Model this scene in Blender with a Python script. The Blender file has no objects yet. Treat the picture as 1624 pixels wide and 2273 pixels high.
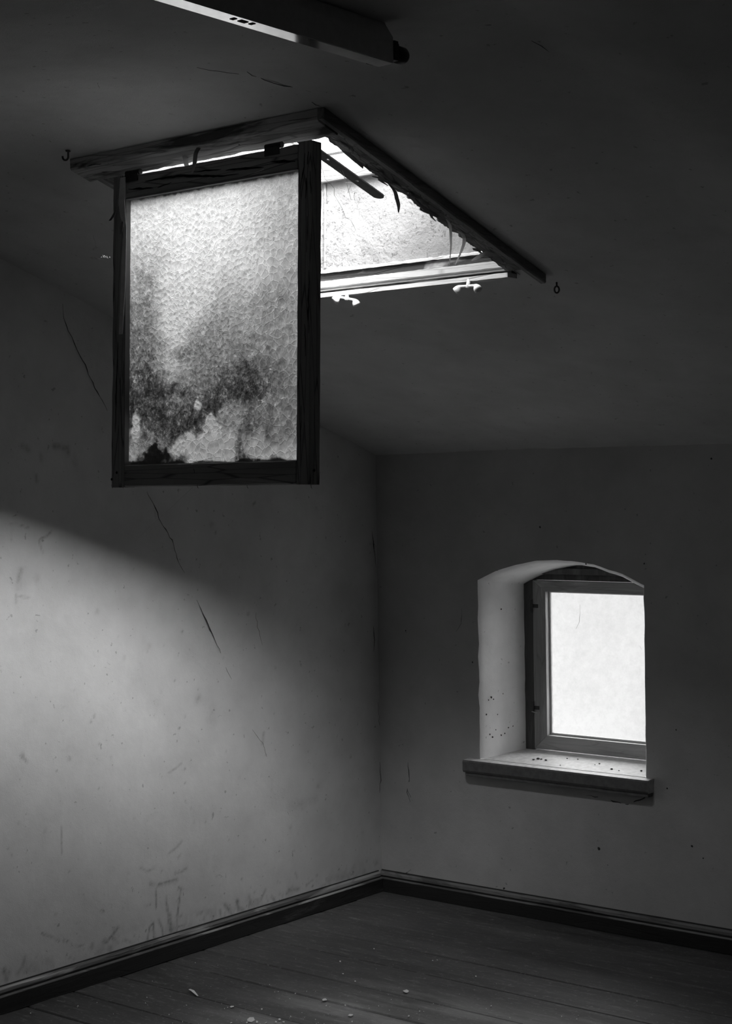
import bpy, bmesh, math, random
import numpy as np
from mathutils import Vector, Matrix, noise

random.seed(7)
rng = np.random.default_rng(7)
SC = bpy.context.scene
COL = SC.collection

# ------------------------------------------------------------------ camera
CAMPOS = Vector((0.0, 0.0, 1.4))
FPX = 3668.48
FW = Vector((-0.63069462, 0.77584648, -0.01692728))
RT = Vector((0.77602992, 0.63050535, -0.01550985))
UP = Vector((0.00136053, 0.02291805, 0.99973642))
cam = bpy.data.cameras.new('camera')
cam.sensor_fit = 'HORIZONTAL'
cam.sensor_width = 36.0
cam.lens = FPX * 36.0 / 1624.0
cam.clip_start = 0.05
camo = bpy.data.objects.new('camera', cam)
COL.objects.link(camo)
camo.matrix_world = Matrix(((RT.x, UP.x, -FW.x, CAMPOS.x), (RT.y, UP.y, -FW.y, CAMPOS.y),
                            (RT.z, UP.z, -FW.z, CAMPOS.z), (0, 0, 0, 1)))
SC.camera = camo

# ------------------------------------------------------------------ light and exposure
SKY_BASE, GROUND = 7.2, 0.8          # even cloud cover, pale ground haze
SUN_EL, SUN_AZ, SUN_SE, SUN_SA, SUN_GLOW = 48.0, -23.0, 6.5, 20.0, 155.0
world = bpy.data.worlds.new('overcast_sky')
SC.world = world
world.use_nodes = True
wn = world.node_tree
wn.nodes.clear()
w_out = wn.nodes.new('ShaderNodeOutputWorld')
w_bg = wn.nodes.new('ShaderNodeBackground')
w_tc = wn.nodes.new('ShaderNodeTexCoord')
w_sep = wn.nodes.new('ShaderNodeSeparateXYZ')
w_ramp = wn.nodes.new('ShaderNodeMapRange'); w_ramp.interpolation_type = 'SMOOTHSTEP'
wn.links.new(w_tc.outputs['Generated'], w_sep.inputs[0])
wn.links.new(w_sep.outputs['Z'], w_ramp.inputs['Value'])
for k_, v_ in (('From Min', -0.02), ('From Max', 0.12), ('To Min', GROUND), ('To Max', SKY_BASE)): w_ramp.inputs[k_].default_value = v_
# broad glow of the sun behind thin cloud
def wmath(op, a, b):
    n_ = wn.nodes.new('ShaderNodeMath'); n_.operation = op
    for i_, x_ in enumerate((a, b)):
        if isinstance(x_, (int, float)): n_.inputs[i_].default_value = x_
        else: wn.links.new(x_, n_.inputs[i_])
    return n_.outputs[0]
w_el = wmath('ARCSINE', w_sep.outputs['Z'], 0.0)
w_az = wmath('ARCTAN2', w_sep.outputs['Y'], w_sep.outputs['X'])
w_a = wmath('MULTIPLY', wmath('SUBTRACT', w_az, math.radians(SUN_AZ)), math.cos(math.radians(SUN_EL))/math.radians(SUN_SA))
w_b = wmath('MULTIPLY', wmath('SUBTRACT', w_el, math.radians(SUN_EL)), 1.0/math.radians(SUN_SE))
w_e = wmath('MULTIPLY', wmath('ADD', wmath('MULTIPLY', w_a, w_a), wmath('MULTIPLY', w_b, w_b)), -0.5)
w_glow = wmath('MULTIPLY', wmath('POWER', math.e, w_e), SUN_GLOW)
w_tot = wmath('ADD', w_ramp.outputs[0], w_glow)
wn.links.new(w_tot, w_bg.inputs['Strength'])
w_bg.inputs['Color'].default_value = (1, 1, 1, 1)
wn.links.new(w_bg.outputs[0], w_out.inputs['Surface'])

SC.view_settings.view_transform = 'Standard'
SC.view_settings.look = 'None'
SC.view_settings.gamma = 1.0
SC.view_settings.use_curve_mapping = False
SC.view_settings.exposure = 0.0
SC.cycles.use_denoising = True
SC.cycles.max_bounces = 8
SC.cycles.diffuse_bounces = 5
SC.cycles.transmission_bounces = 6
SC.cycles.caustics_reflective = False
SC.cycles.caustics_refractive = False

# ------------------------------------------------------------------ room constants (metres)
UL, VB = -3.5567, 4.4319          # left wall, back wall
UR, VF = 1.6, -1.6                # right and front walls, behind the camera
SL, Z0 = 0.325976, 2.945497       # roof slope and its height at v = 0
ZFLAT = 2.19
OU0, OU1, OV0, OV1 = -2.775, -2.170, 2.545, 3.205   # skylight opening
SHAFT = 0.34

def daylight_portal(name, loc, rot, sx, sy):
    """daylight portal at an opening: guides sampling of the sky, gives no light of its own"""
    l = bpy.data.lights.new(name, 'AREA')
    l.shape = 'RECTANGLE'; l.size = sx; l.size_y = sy
    l.cycles.is_portal = True
    o = bpy.data.objects.new(name, l)
    o.location = loc; o.rotation_euler = rot
    COL.objects.link(o)
    return o
daylight_portal('skylight_portal', ((OU0+OU1)/2, (OV0+OV1)/2, Z0-SL*(OV0+OV1)/2+SHAFT+0.02),
                (-math.atan(SL), 0, 0), OU1-OU0+0.06, (OV1-OV0)*1.06+0.06)
daylight_portal('window_portal', (-2.957, 4.98, 0.85), (math.radians(-90), 0, 0), 0.84, 1.02)

# ------------------------------------------------------------------ helpers: rays onto real surfaces
def ray(x, y):
    return FW + RT*((x-812)/FPX) - UP*((y-1136.5)/FPX)
def onp(x, y, n, c):
    d = ray(x, y); n = Vector(n)
    return CAMPOS + d*((c-CAMPOS.dot(n))/d.dot(n))
def on_left(x, y, off=0.0): return onp(x, y, (1, 0, 0), UL+off)
def on_back(x, y, off=0.0): return onp(x, y, (0, 1, 0), VB-off)
def on_floor(x, y, h=0.0): return onp(x, y, (0, 0, 1), h)
def on_slope(x, y, off=0.0): return onp(x, y, (0, SL, 1), Z0-off)
def at_depth(x, y, v): return onp(x, y, (0, 1, 0), v)

def sstep(a, b, x):
    t = min(1.0, max(0.0, (x-a)/(b-a))); return t*t*(3-2*t)

def ceil_z(u, v):
    a, b, k = Z0-SL*v, ZFLAT, 0.012
    m = min(a, b)
    z = m - k*math.log(math.exp(-(a-m)/k)+math.exp(-(b-m)/k))
    z -= 0.030*sstep(-1.62, -1.40, u + 0.05*math.sin(v*2.1))
    d = max(OU0-0.12-u, u-OU1-0.12, OV0-0.15-v, v-OV1-0.12, 0)
    amp = min(1.0, d/0.25)
    z += amp*0.006*noise.noise(Vector((u*1.7, v*1.9, 3.1)))
    z += amp*0.0016*noise.noise(Vector((u*9, v*9, 7.7)))
    return z

# ------------------------------------------------------------------ material helpers
class NT:
    def __init__(s, name):
        s.m = bpy.data.materials.new(name); s.m.use_nodes = True
        s.t = s.m.node_tree; s.t.nodes.clear()
        s.out = s.n('ShaderNodeOutputMaterial')
    def n(s, kind, **kw):
        nd = s.t.nodes.new(kind)
        for k, v in kw.items(): setattr(nd, k, v)
        return nd
    def link(s, a, b): s.t.links.new(a, b)
    def pos(s, scale=(1, 1, 1), rot=(0, 0, 0), obj=False):
        src = s.n('ShaderNodeTexCoord').outputs['Object'] if obj else s.n('ShaderNodeNewGeometry').outputs['Position']
        mp = s.n('ShaderNodeMapping'); mp.inputs['Scale'].default_value = scale; mp.inputs['Rotation'].default_value = rot
        s.link(src, mp.inputs['Vector']); return mp.outputs[0]
    def noise(s, vec, scale, detail=4, rough=0.55, dist=0.0):
        nd = s.n('ShaderNodeTexNoise'); nd.inputs['Scale'].default_value = scale
        nd.inputs['Detail'].default_value = detail; nd.inputs['Roughness'].default_value = rough
        nd.inputs['Distortion'].default_value = dist
        s.link(vec, nd.inputs['Vector']); return nd.outputs['Fac']
    def voro(s, vec, scale, feature='DISTANCE_TO_EDGE', rnd=1.0):
        nd = s.n('ShaderNodeTexVoronoi', feature=feature); nd.inputs['Scale'].default_value = scale
        nd.inputs['Randomness'].default_value = rnd
        s.link(vec, nd.inputs['Vector']); return nd.outputs['Distance']
    def rng(s, val, a, b, c, d, smooth=False):
        nd = s.n('ShaderNodeMapRange'); nd.interpolation_type = 'SMOOTHSTEP' if smooth else 'LINEAR'
        for k, v in (('From Min', a), ('From Max', b), ('To Min', c), ('To Max', d)): nd.inputs[k].default_value = v
        s.link(val, nd.inputs['Value']); return nd.outputs[0]
    def math(s, op, a, b=None, clamp=False):
        nd = s.n('ShaderNodeMath', operation=op); nd.use_clamp = clamp
        for i, x in enumerate((a, b)):
            if x is None: continue
            if isinstance(x, (int, float)): nd.inputs[i].default_value = x
            else: s.link(x, nd.inputs[i])
        return nd.outputs[0]
    def mix(s, f, a, b):
        nd = s.n('ShaderNodeMix', data_type='FLOAT')
        for i, x in ((0, f), (2, a), (3, b)):
            if isinstance(x, (int, float)): nd.inputs[i].default_value = x
            else: s.link(x, nd.inputs[i])
        return nd.outputs[0]
    def attr(s, name):
        nd = s.n('ShaderNodeAttribute'); nd.attribute_name = name; return nd.outputs['Fac']
    def bump(s, h, strength, dist=0.002, prev=None):
        nd = s.n('ShaderNodeBump'); nd.inputs['Strength'].default_value = strength; nd.inputs['Distance'].default_value = dist
        s.link(h, nd.inputs['Height'])
        if prev is not None: s.link(prev, nd.inputs['Normal'])
        return nd.outputs[0]
    def princ(s, col, rough=0.8, metal=0.0, normal=None, spec=0.3):
        nd = s.n('ShaderNodeBsdfPrincipled')
        if isinstance(col, (int, float)): nd.inputs['Base Color'].default_value = (col, col, col, 1)
        else: s.link(col, nd.inputs['Base Color'])
        if isinstance(rough, (int, float)): nd.inputs['Roughness'].default_value = rough
        else: s.link(rough, nd.inputs['Roughness'])
        nd.inputs['Metallic'].default_value = metal
        nd.inputs['Specular IOR Level'].default_value = spec
        if normal is not None: s.link(normal, nd.inputs['Normal'])
        s.link(nd.outputs[0], s.out.inputs['Surface']); return nd

def plaster(name, base, stain=False, grain=0.5, low=0.86):
    m = NT(name); p = m.pos()
    big = m.rng(m.noise(p, 2.3, 4, 0.6), 0.3, 0.7, low, 1.06)
    mid = m.rng(m.noise(p, 11, 5, 0.65), 0.3, 0.7, 0.94, 1.04)
    c = m.math('MULTIPLY', m.math('MULTIPLY', big, mid), base)
    spots = m.rng(m.noise(p, 60, 2, 0.5), 0.70, 0.76, 1.0, 0.62)
    c = m.math('MULTIPLY', c, spots)
    if stain:
        st = m.attr('stain')
        br = m.rng(m.noise(p, 90, 4, 0.7), 0.3, 0.65, 0.55, 1.25)
        c = m.math('MULTIPLY', c, m.math('SUBTRACT', 1.0, m.math('MULTIPLY', st, br, True), True))
    nb = m.bump(m.noise(p, 420, 3, 0.6), grain, 0.0012)
    nb = m.bump(m.noise(p, 38, 3, 0.5), 0.35, 0.003, nb)
    m.princ(c, 0.9, 0, nb, 0.15)
    return m.m

def old_wood(name, base, light, axis, amount=0.5, crack=1.0, rough=0.6):
    """weathered board: grain stretched along one axis, remains of light paint, drying cracks"""
    m = NT(name)
    s = [26, 26, 26]; s[axis] = 2.2
    p = m.pos(tuple(s))
    g = m.noise(p, 1.0, 6, 0.65, 0.6)
    s2 = [9, 9, 9]; s2[axis] = 1.6
    q = m.pos(tuple(s2))
    paint = m.rng(m.noise(q, 1.3, 5, 0.6, 0.8), amount, amount+0.06, 0.0, 1.0)
    c = m.mix(paint, base, light)
    c = m.math('MULTIPLY', c, m.rng(g, 0.25, 0.75, 0.65, 1.3))
    s3 = [70, 70, 70]; s3[axis] = 4.0
    cr_ = m.rng(m.voro(m.pos(tuple(s3)), 1.0), 0.0, 0.045, 0.0, 1.0)
    c = m.math('MULTIPLY', c, m.mix(crack, 1.0, m.rng(cr_, 0, 1, 0.35, 1)))
    nb = m.bump(cr_, 0.6*crack, 0.003)
    nb = m.bump(paint, 0.5, 0.0012, nb)
    nb = m.bump(g, 0.5, 0.002, nb)
    m.princ(c, rough, 0, nb, 0.3)
    return m.m

def plain(name, col, rough=0.6, metal=0.0, nscale=40, var=0.15, bump=0.2, spec=0.3):
    m = NT(name); p = m.pos()
    f = m.noise(p, nscale, 4, 0.6)
    c = m.math('MULTIPLY', m.rng(f, 0.3, 0.7, 1-var, 1+var), col)
    m.princ(c, rough, metal, m.bump(f, bump, 0.001), spec)
    return m.m

M = {}
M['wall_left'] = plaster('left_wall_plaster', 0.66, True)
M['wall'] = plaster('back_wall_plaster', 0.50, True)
M['ceiling'] = plaster('ceiling_plaster', 0.66, False, 0.7)
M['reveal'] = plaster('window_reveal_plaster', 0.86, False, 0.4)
M['crack'] = plain('crack_shadow_grime', 0.05, 0.95)
M['wood_u'] = old_wood('sash_rail_wood', 0.40, 0.55, 0, 0.66, 1.0)
M['wood_z'] = old_wood('sash_stile_wood', 0.40, 0.55, 2, 0.70, 1.0)
M['casing_u'] = old_wood('head_casing_paint', 0.13, 0.60, 0, 0.44, 0.8)
M['casing_v'] = old_wood('side_casing_paint', 0.22, 0.30, 1, 0.55, 0.4)
M['lip_v'] = old_wood('opening_edge_wood', 0.12, 0.30, 1, 0.52, 1.0)
M['lip_u'] = old_wood('opening_bar_paint', 0.05, 0.30, 0, 0.34, 0.6)
M['weathered'] = old_wood('weathered_bar_wood', 0.05, 0.42, 0, 0.50, 1.0)
M['base_v'] = old_wood('baseboard_paint_left', 0.030, 0.07, 1, 0.6, 0.3, 0.5)
M['base_u'] = old_wood('baseboard_paint_back', 0.025, 0.05, 0, 0.6, 0.3, 0.5)
M['window_wood'] = old_wood('window_frame_paint', 0.30, 0.40, 2, 0.5, 0.3, 0.5)
M['shaded_frame'] = old_wood('shaded_window_frame_paint', 0.09, 0.13, 2, 0.5, 0.3, 0.6)  # darker copy of the frame paint, carrying the jamb's shadow
M['window_wood_u'] = old_wood('window_rail_paint', 0.30, 0.40, 0, 0.5, 0.3, 0.5)
def thin_paint(name, col, tl):
    m = NT(name); df = m.n('ShaderNodeBsdfDiffuse'); df.inputs[0].default_value = (col, col, col, 1)
    tr = m.n('ShaderNodeBsdfTranslucent'); tr.inputs[0].default_value = (col, col, col, 1)
    mx = m.n('ShaderNodeMixShader'); mx.inputs[0].default_value = tl
    m.link(df.outputs[0], mx.inputs[1]); m.link(tr.outputs[0], mx.inputs[2]); m.link(mx.outputs[0], m.out.inputs['Surface']); return m.m
M['curl'] = thin_paint('peeled_paint_thin', 0.75, 0.5)
M['curl_dark'] = thin_paint('peeled_grey_paint_thin', 0.30, 0.3)
M['chip'] = plain('white_paint_chip', 0.95, 0.6, 0, 200, 0.1)
M['steel'] = plain('dark_steel', 0.05, 0.45, 0.0, 90, 0.3)
M['black'] = plain('black_void', 0.01, 0.9)
M['brass'] = plain('cream_enamel_button', 0.80, 0.35, 0, 90, 0.06)
M['web'] = plain('cobweb_thread', 0.45, 0.8)
M['lamp_side'] = plain('lamp_grey_enamel', 0.60, 0.5, 0, 60, 0.08, 0.05)
M['lamp_bottom'] = plain('lamp_glossy_tray', 0.93, 0.10, 1.0, 25, 0.10, 0.02)
M['bakelite'] = plain('dark_bakelite', 0.035, 0.4)

def reveal_mat():
    m = NT('shaft_flaking_paint'); p = m.pos()
    f = m.math('ADD', m.noise(m.pos((1, 1, 1.5)), 60, 8, 0.72, 0.3), m.rng(m.noise(p, 7, 3, 0.5), 0.3, 0.7, -0.06, 0.05))
    peel = m.rng(f, 0.585, 0.61, 0.0, 1.0)
    fine = m.noise(p, 120, 4, 0.6)
    c = m.mix(peel, 0.245, 0.225)
    c = m.math('MULTIPLY', c, m.rng(m.noise(p, 9, 5, 0.6), 0.3, 0.7, 0.85, 1.08))
    edge = m.rng(m.math('ABSOLUTE', m.math('SUBTRACT', f, 0.597)), 0.0, 0.010, 0.74, 1.0)
    c = m.math('MULTIPLY', c, edge)
    nb = m.bump(peel, 1.0, 0.003)
    nb = m.bump(fine, 0.8, 0.003, nb)
    nb = m.bump(m.noise(p, 26, 5, 0.6), 0.5, 0.006, nb)
    m.princ(c, 0.8, 0, nb, 0.2)
    return m.m
M['shaft'] = reveal_mat()

def floor_mat():
    m = NT('worn_floorboards')
    p = m.pos(); ps = m.pos((1.6, 22, 10))
    g = m.noise(ps, 1.4, 6, 0.6, 0.5)
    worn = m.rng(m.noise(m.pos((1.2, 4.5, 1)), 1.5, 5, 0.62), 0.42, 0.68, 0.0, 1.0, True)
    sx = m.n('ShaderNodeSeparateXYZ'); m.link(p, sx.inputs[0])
    lit_pool = m.math('MULTIPLY', m.rng(sx.outputs[0], -3.25, -2.80, 0.0, 1.0, True), m.rng(sx.outputs[1], 3.70, 3.38, 0.0, 1.0, True))  # lighter pool of skylight painted into the board colour
    worn = m.math('MULTIPLY', m.rng(worn, 0, 1, 0.35, 1.0), m.rng(lit_pool, 0, 1, 0.12, 1.0))  # real wear noise times the painted light pool
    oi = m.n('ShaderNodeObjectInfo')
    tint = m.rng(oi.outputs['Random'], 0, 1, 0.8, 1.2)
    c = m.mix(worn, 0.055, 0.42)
    c = m.math('MULTIPLY', c, tint)
    c = m.math('MULTIPLY', c, m.rng(g, 0.25, 0.75, 0.7, 1.25))
    dust = m.math('ADD', m.rng(m.noise(p, 75, 5, 0.75), 0.58, 0.72, 0.0, 0.20), m.rng(m.noise(m.pos((14, 60, 20)), 1.0, 6, 0.75), 0.54, 0.75, 0.0, 0.16))
    c = m.math('ADD', c, dust)
    nb = m.bump(g, 0.4, 0.002)
    m.princ(c, m.rng(g, 0.3, 0.7, 0.45, 0.7), 0, nb, 0.4)
    return m.m
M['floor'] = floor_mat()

def sash_glass():
    m = NT('hammered_dirty_glass')
    t = m.attr('transmit')
    pw = m.pos((1, 0.3, 0.9))
    warp = m.n('ShaderNodeMix', data_type='VECTOR'); warp.inputs[0].default_value = 0.012
    nz = m.n('ShaderNodeTexNoise'); nz.inputs['Scale'].default_value = 48; m.link(pw, nz.inputs['Vector'])
    add = m.n('ShaderNodeVectorMath', operation='MULTIPLY_ADD')
    m.link(nz.outputs['Color'], add.inputs[0]); add.inputs[1].default_value = (0.013, 0.013, 0.013); m.link(pw, add.inputs[2])
    small = m.voro(add.outputs[0], 100)
    large = m.voro(add.outputs[0], 62)
    sel = m.attr('cellsize')
    cell = m.mix(sel, small, large)
    dome = m.mix(sel, m.voro(add.outputs[0], 100, 'SMOOTH_F1'), m.voro(add.outputs[0], 62, 'SMOOTH_F1'))
    h = m.math('ADD', m.rng(dome, 0.0, 0.7, 1.0, 0.0, True), m.rng(cell, 0.0, 0.10, 0.0, 0.35, True))
    grit = m.noise(m.pos(), 230, 3, 0.7)
    blot = m.noise(m.pos((1, 1, 0.8)), 70, 6, 0.75)
    streak = m.noise(m.pos((1, 1, 0.10)), 130, 3, 0.6)
    dark = m.math('SUBTRACT', 1.0, t, True)
    # grime gathers in speckles: the darker the area, the stronger the speckle
    sp = m.rng(blot, 0.35, 0.65, -1.0, 1.0)
    sp2 = m.rng(grit, 0.35, 0.65, -0.6, 0.6)
    k = m.math('MULTIPLY', m.math('ADD', sp, sp2), m.math('ADD', m.math('MULTIPLY', m.math('POWER', dark, 2.5), 2.3), 0.20))
    st = m.math('MULTIPLY', m.rng(streak, 0.3, 0.7, -0.10, 0.10), t)
    c = m.math('ADD', m.math('MULTIPLY', t, m.math('POWER', 2.0, k)), st)
    line = m.rng(cell, 0.0, 0.055, 1.38, 1.0)
    c = m.math('MULTIPLY', c, line)
    c = m.math('MAXIMUM', c, 0.002)
    c = m.math('MULTIPLY', c, GLASS_T)
    nb = m.bump(h, 0.55, 0.0024)
    tr = m.n('ShaderNodeBsdfTranslucent'); m.link(c, tr.inputs['Color']); m.link(nb, tr.inputs['Normal'])
    gl = m.n('ShaderNodeBsdfGlossy'); gl.inputs['Roughness'].default_value = 0.25; gl.inputs['Color'].default_value = (1, 1, 1, 1)
    m.link(nb, gl.inputs['Normal'])
    mx = m.n('ShaderNodeMixShader'); mx.inputs[0].default_value = 0.03
    df = m.n('ShaderNodeBsdfDiffuse'); df.inputs['Color'].default_value = (0.80, 0.80, 0.80, 1); m.link(nb, df.inputs['Normal'])
    m2 = m.n('ShaderNodeMixShader'); m2.inputs[0].default_value = 0.30
    m.link(tr.outputs[0], m2.inputs[1]); m.link(df.outputs[0], m2.inputs[2])
    m.link(m2.outputs[0], mx.inputs[1]); m.link(gl.outputs[0], mx.inputs[2])
    m.link(mx.outputs[0], m.out.inputs['Surface'])
    return m.m
GLASS_T = 1.0
M['sash_glass'] = sash_glass()

def clear_glass():
    m = NT('clear_glass_face')
    tr = m.n('ShaderNodeBsdfTransparent'); tr.inputs[0].default_value = (0.95, 0.95, 0.95, 1)
    gl = m.n('ShaderNodeBsdfGlossy'); gl.inputs['Roughness'].default_value = 0.1
    mx = m.n('ShaderNodeMixShader'); mx.inputs[0].default_value = 0.04
    m.link(tr.outputs[0], mx.inputs[1]); m.link(gl.outputs[0], mx.inputs[2])
    m.link(mx.outputs[0], m.out.inputs['Surface']); return m.m
M['clear'] = clear_glass()

WIN_T, WIN_CLEAR = 0.50, 0.82
def window_glass():
    m = NT('frosted_window_glass'); p = m.pos()
    f = m.rng(m.noise(p, 26, 6, 0.7), 0.3, 0.7, 0.84, 1.12)
    c = m.math('MULTIPLY', f, WIN_T)
    tr = m.n('ShaderNodeBsdfTranslucent'); m.link(c, tr.inputs['Color'])
    cl = m.n('ShaderNodeBsdfTransparent'); m.link(m.math('MINIMUM', m.math('MULTIPLY', m.rng(m.noise(p, 34, 8, 0.75), 0.3, 0.7, 0.88, 1.06), m.rng(m.noise(p, 5, 2, 0.5), 0.3, 0.7, 0.92, 1.04)), 0.99), cl.inputs[0])
    mx = m.n('ShaderNodeMixShader'); mx.inputs[0].default_value = WIN_CLEAR
    m.link(tr.outputs[0], mx.inputs[1]); m.link(cl.outputs[0], mx.inputs[2])
    m.link(mx.outputs[0], m.out.inputs['Surface']); return m.m
M['window_glass'] = window_glass()

# ------------------------------------------------------------------ object helpers
def obj(name, bm, mat, parent=None, smooth=False, recalc=True):
    if recalc: bmesh.ops.recalc_face_normals(bm, faces=bm.faces)
    me = bpy.data.meshes.new(name); bm.to_mesh(me); bm.free()
    if smooth:
        for f in me.polygons: f.use_smooth = True
    if mat is not None: me.materials.append(M[mat])
    o = bpy.data.objects.new(name, me); COL.objects.link(o)
    if parent is not None:
        o.parent = parent
        o.matrix_parent_inverse = parent.matrix_world.inverted()
    return o
def thing(name, loc, label, cat=None, group=None, kind=None):
    o = bpy.data.objects.new(name, None); COL.objects.link(o); o.location = loc
    o.empty_display_size = 0.05
    o.matrix_world = Matrix.Translation(Vector(loc))
    o['label'] = label
    if cat: o['category'] = cat
    if group: o['group'] = group
    if kind: o['kind'] = kind
    return o
def tag(o, label, cat=None, group=None, kind=None):
    o['label'] = label
    if cat: o['category'] = cat
    if group: o['group'] = group
    if kind: o['kind'] = kind
    return o
def hexa(bm, P):
    """box from 8 points: bottom ring of four, top ring of four"""
    v = [bm.verts.new(p) for p in P]
    for f in ((3, 2, 1, 0), (4, 5, 6, 7), (0, 1, 5, 4), (1, 2, 6, 5), (2, 3, 7, 6), (3, 0, 4, 7)):
        bm.faces.new([v[i] for i in f])
    return v
def box(bm, a, b):
    x0, y0, z0 = a; x1, y1, z1 = b
    return hexa(bm, [(x0, y0, z0), (x1, y0, z0), (x1, y1, z0), (x0, y1, z0), (x0, y0, z1), (x1, y0, z1), (x1, y1, z1), (x0, y1, z1)])
def bevel(bm, w, seg=2):
    bmesh.ops.bevel(bm, geom=list(bm.edges), offset=w, segments=seg, affect='EDGES', profile=0.6)
def tube(bm, pts, r, n=8, caps=True):
    pts = [Vector(p) for p in pts]; rs = r if isinstance(r, (list, tuple)) else [r]*len(pts)
    rings = []
    prev = None
    for i, p in enumerate(pts):
        t = (pts[min(i+1, len(pts)-1)]-pts[max(i-1, 0)]).normalized()
        a = prev if prev is not None else (Vector((0, 0, 1)) if abs(t.z) < 0.9 else Vector((1, 0, 0)))
        s = t.cross(a).normalized(); a = s.cross(t).normalized(); prev = a
        rings.append([bm.verts.new(p+(s*math.cos(k*2*math.pi/n)+a*math.sin(k*2*math.pi/n))*rs[i]) for k in range(n)])
    for A, B in zip(rings, rings[1:]):
        for k in range(n): bm.faces.new((A[k], A[(k+1) % n], B[(k+1) % n], B[k]))
    if caps:
        bm.faces.new(rings[0][::-1]); bm.faces.new(rings[-1])
def ribbon(bm, pts, wdir, widths, nrm, th):
    """solid strip along pts, width direction wdir, thickness th along nrm"""
    wdir = Vector(wdir).normalized(); nrm = Vector(nrm).normalized()
    rings = []
    for i, p in enumerate(pts):
        p = Vector(p); w = widths[i]/2 if isinstance(widths, (list, tuple)) else widths/2
        t = (Vector(pts[min(i+1, len(pts)-1)])-Vector(pts[max(i-1, 0)]))
        wd = wdir if wdir.length > 0 else t.cross(nrm).normalized()
        rings.append([bm.verts.new(p-wd*w), bm.verts.new(p+wd*w), bm.verts.new(p+wd*w+nrm*th), bm.verts.new(p-wd*w+nrm*th)])
    for A, B in zip(rings, rings[1:]):
        for k in range(4): bm.faces.new((A[k], A[(k+1) % 4], B[(k+1) % 4], B[k]))
    bm.faces.new(rings[0][::-1]); bm.faces.new(rings[-1])
def flow_ribbon(bm, pts, widths, nrm, th):
    """strip lying on a surface with normal nrm; width is across the path"""
    nrm = Vector(nrm).normalized(); rings = []
    for i, p in enumerate(pts):
        p = Vector(p)
        t = (Vector(pts[min(i+1, len(pts)-1)])-Vector(pts[max(i-1, 0)])).normalized()
        wd = t.cross(nrm).normalized(); w = widths[i]/2
        rings.append([bm.verts.new(p-wd*w), bm.verts.new(p+wd*w), bm.verts.new(p+wd*w*0.6+nrm*th), bm.verts.new(p-wd*w*0.6+nrm*th)])
    for A, B in zip(rings, rings[1:]):
        for k in range(4): bm.faces.new((A[k], A[(k+1) % 4], B[(k+1) % 4], B[k]))
    bm.faces.new(rings[0][::-1]); bm.faces.new(rings[-1])
def jag(pts, step, amp):
    """subdivide a polyline and jitter it"""
    out = []
    for a, b in zip(pts, pts[1:]):
        a, b = Vector(a), Vector(b); n = max(1, int((b-a).length/step))
        for k in range(n):
            p = a.lerp(b, k/n)
            out.append(p+Vector((random.uniform(-1, 1), random.uniform(-1, 1), random.uniform(-1, 1)))*amp)
    out.append(Vector(pts[-1])); return out
def grid_mesh(name, P, mat, attrs=None, parent=None, hole=None, smooth=True, flip=False):
    """P: array (n, m, 3); hole: boolean (n-1, m-1) of quads to leave out"""
    n, m = P.shape[:2]
    idx = np.arange(n*m).reshape(n, m)
    q = np.stack([idx[:-1, :-1], idx[1:, :-1], idx[1:, 1:], idx[:-1, 1:]], -1)
    if flip: q = q[..., ::-1]
    q = q[~hole] if hole is not None else q.reshape(-1, 4)
    me = bpy.data.meshes.new(name)
    me.from_pydata(P.reshape(-1, 3).tolist(), [], q.tolist())
    if attrs:
        for k, a in attrs.items():
            at = me.attributes.new(k, 'FLOAT', 'POINT')
            at.data.foreach_set('value', np.ascontiguousarray(a, dtype=np.float32).ravel())
    if smooth: me.polygons.foreach_set('use_smooth', [True]*len(me.polygons))
    me.materials.append(M[mat]); me.update()
    o = bpy.data.objects.new(name, me); COL.objects.link(o)
    if parent is not None:
        o.parent = parent; o.matrix_parent_inverse = parent.matrix_world.inverted()
    return o
def vnoise(A, B, sc, seed):
    """cheap smooth value noise on arrays"""
    r = np.random.default_rng(seed).random((64, 64))
    x, y = A*sc, B*sc
    xi, yi = np.floor(x).astype(int), np.floor(y).astype(int)
    fx, fy = x-xi, y-yi
    fx, fy = fx*fx*(3-2*fx), fy*fy*(3-2*fy)
    g = lambda i, j: r[i % 64, j % 64]
    return (g(xi, yi)*(1-fx)+g(xi+1, yi)*fx)*(1-fy)+(g(xi, yi+1)*(1-fx)+g(xi+1, yi+1)*fx)*fy
def segdist(A, B, a, b):
    ax, ay = a; bx, by = b
    dx, dy = bx-ax, by-ay
    t = np.clip(((A-ax)*dx+(B-ay)*dy)/(dx*dx+dy*dy+1e-12), 0, 1)
    return np.hypot(A-ax-t*dx, B-ay-t*dy)
def paint(S, A, B, pts, w, amt):
    d = np.full(A.shape, 9.0)
    if len(pts) == 1: d = np.hypot(A-pts[0][0], B-pts[0][1])
    for a, b in zip(pts, pts[1:]): d = np.minimum(d, segdist(A, B, a, b))
    np.maximum(S, amt*np.exp(-(d/w)**2), out=S)

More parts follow.
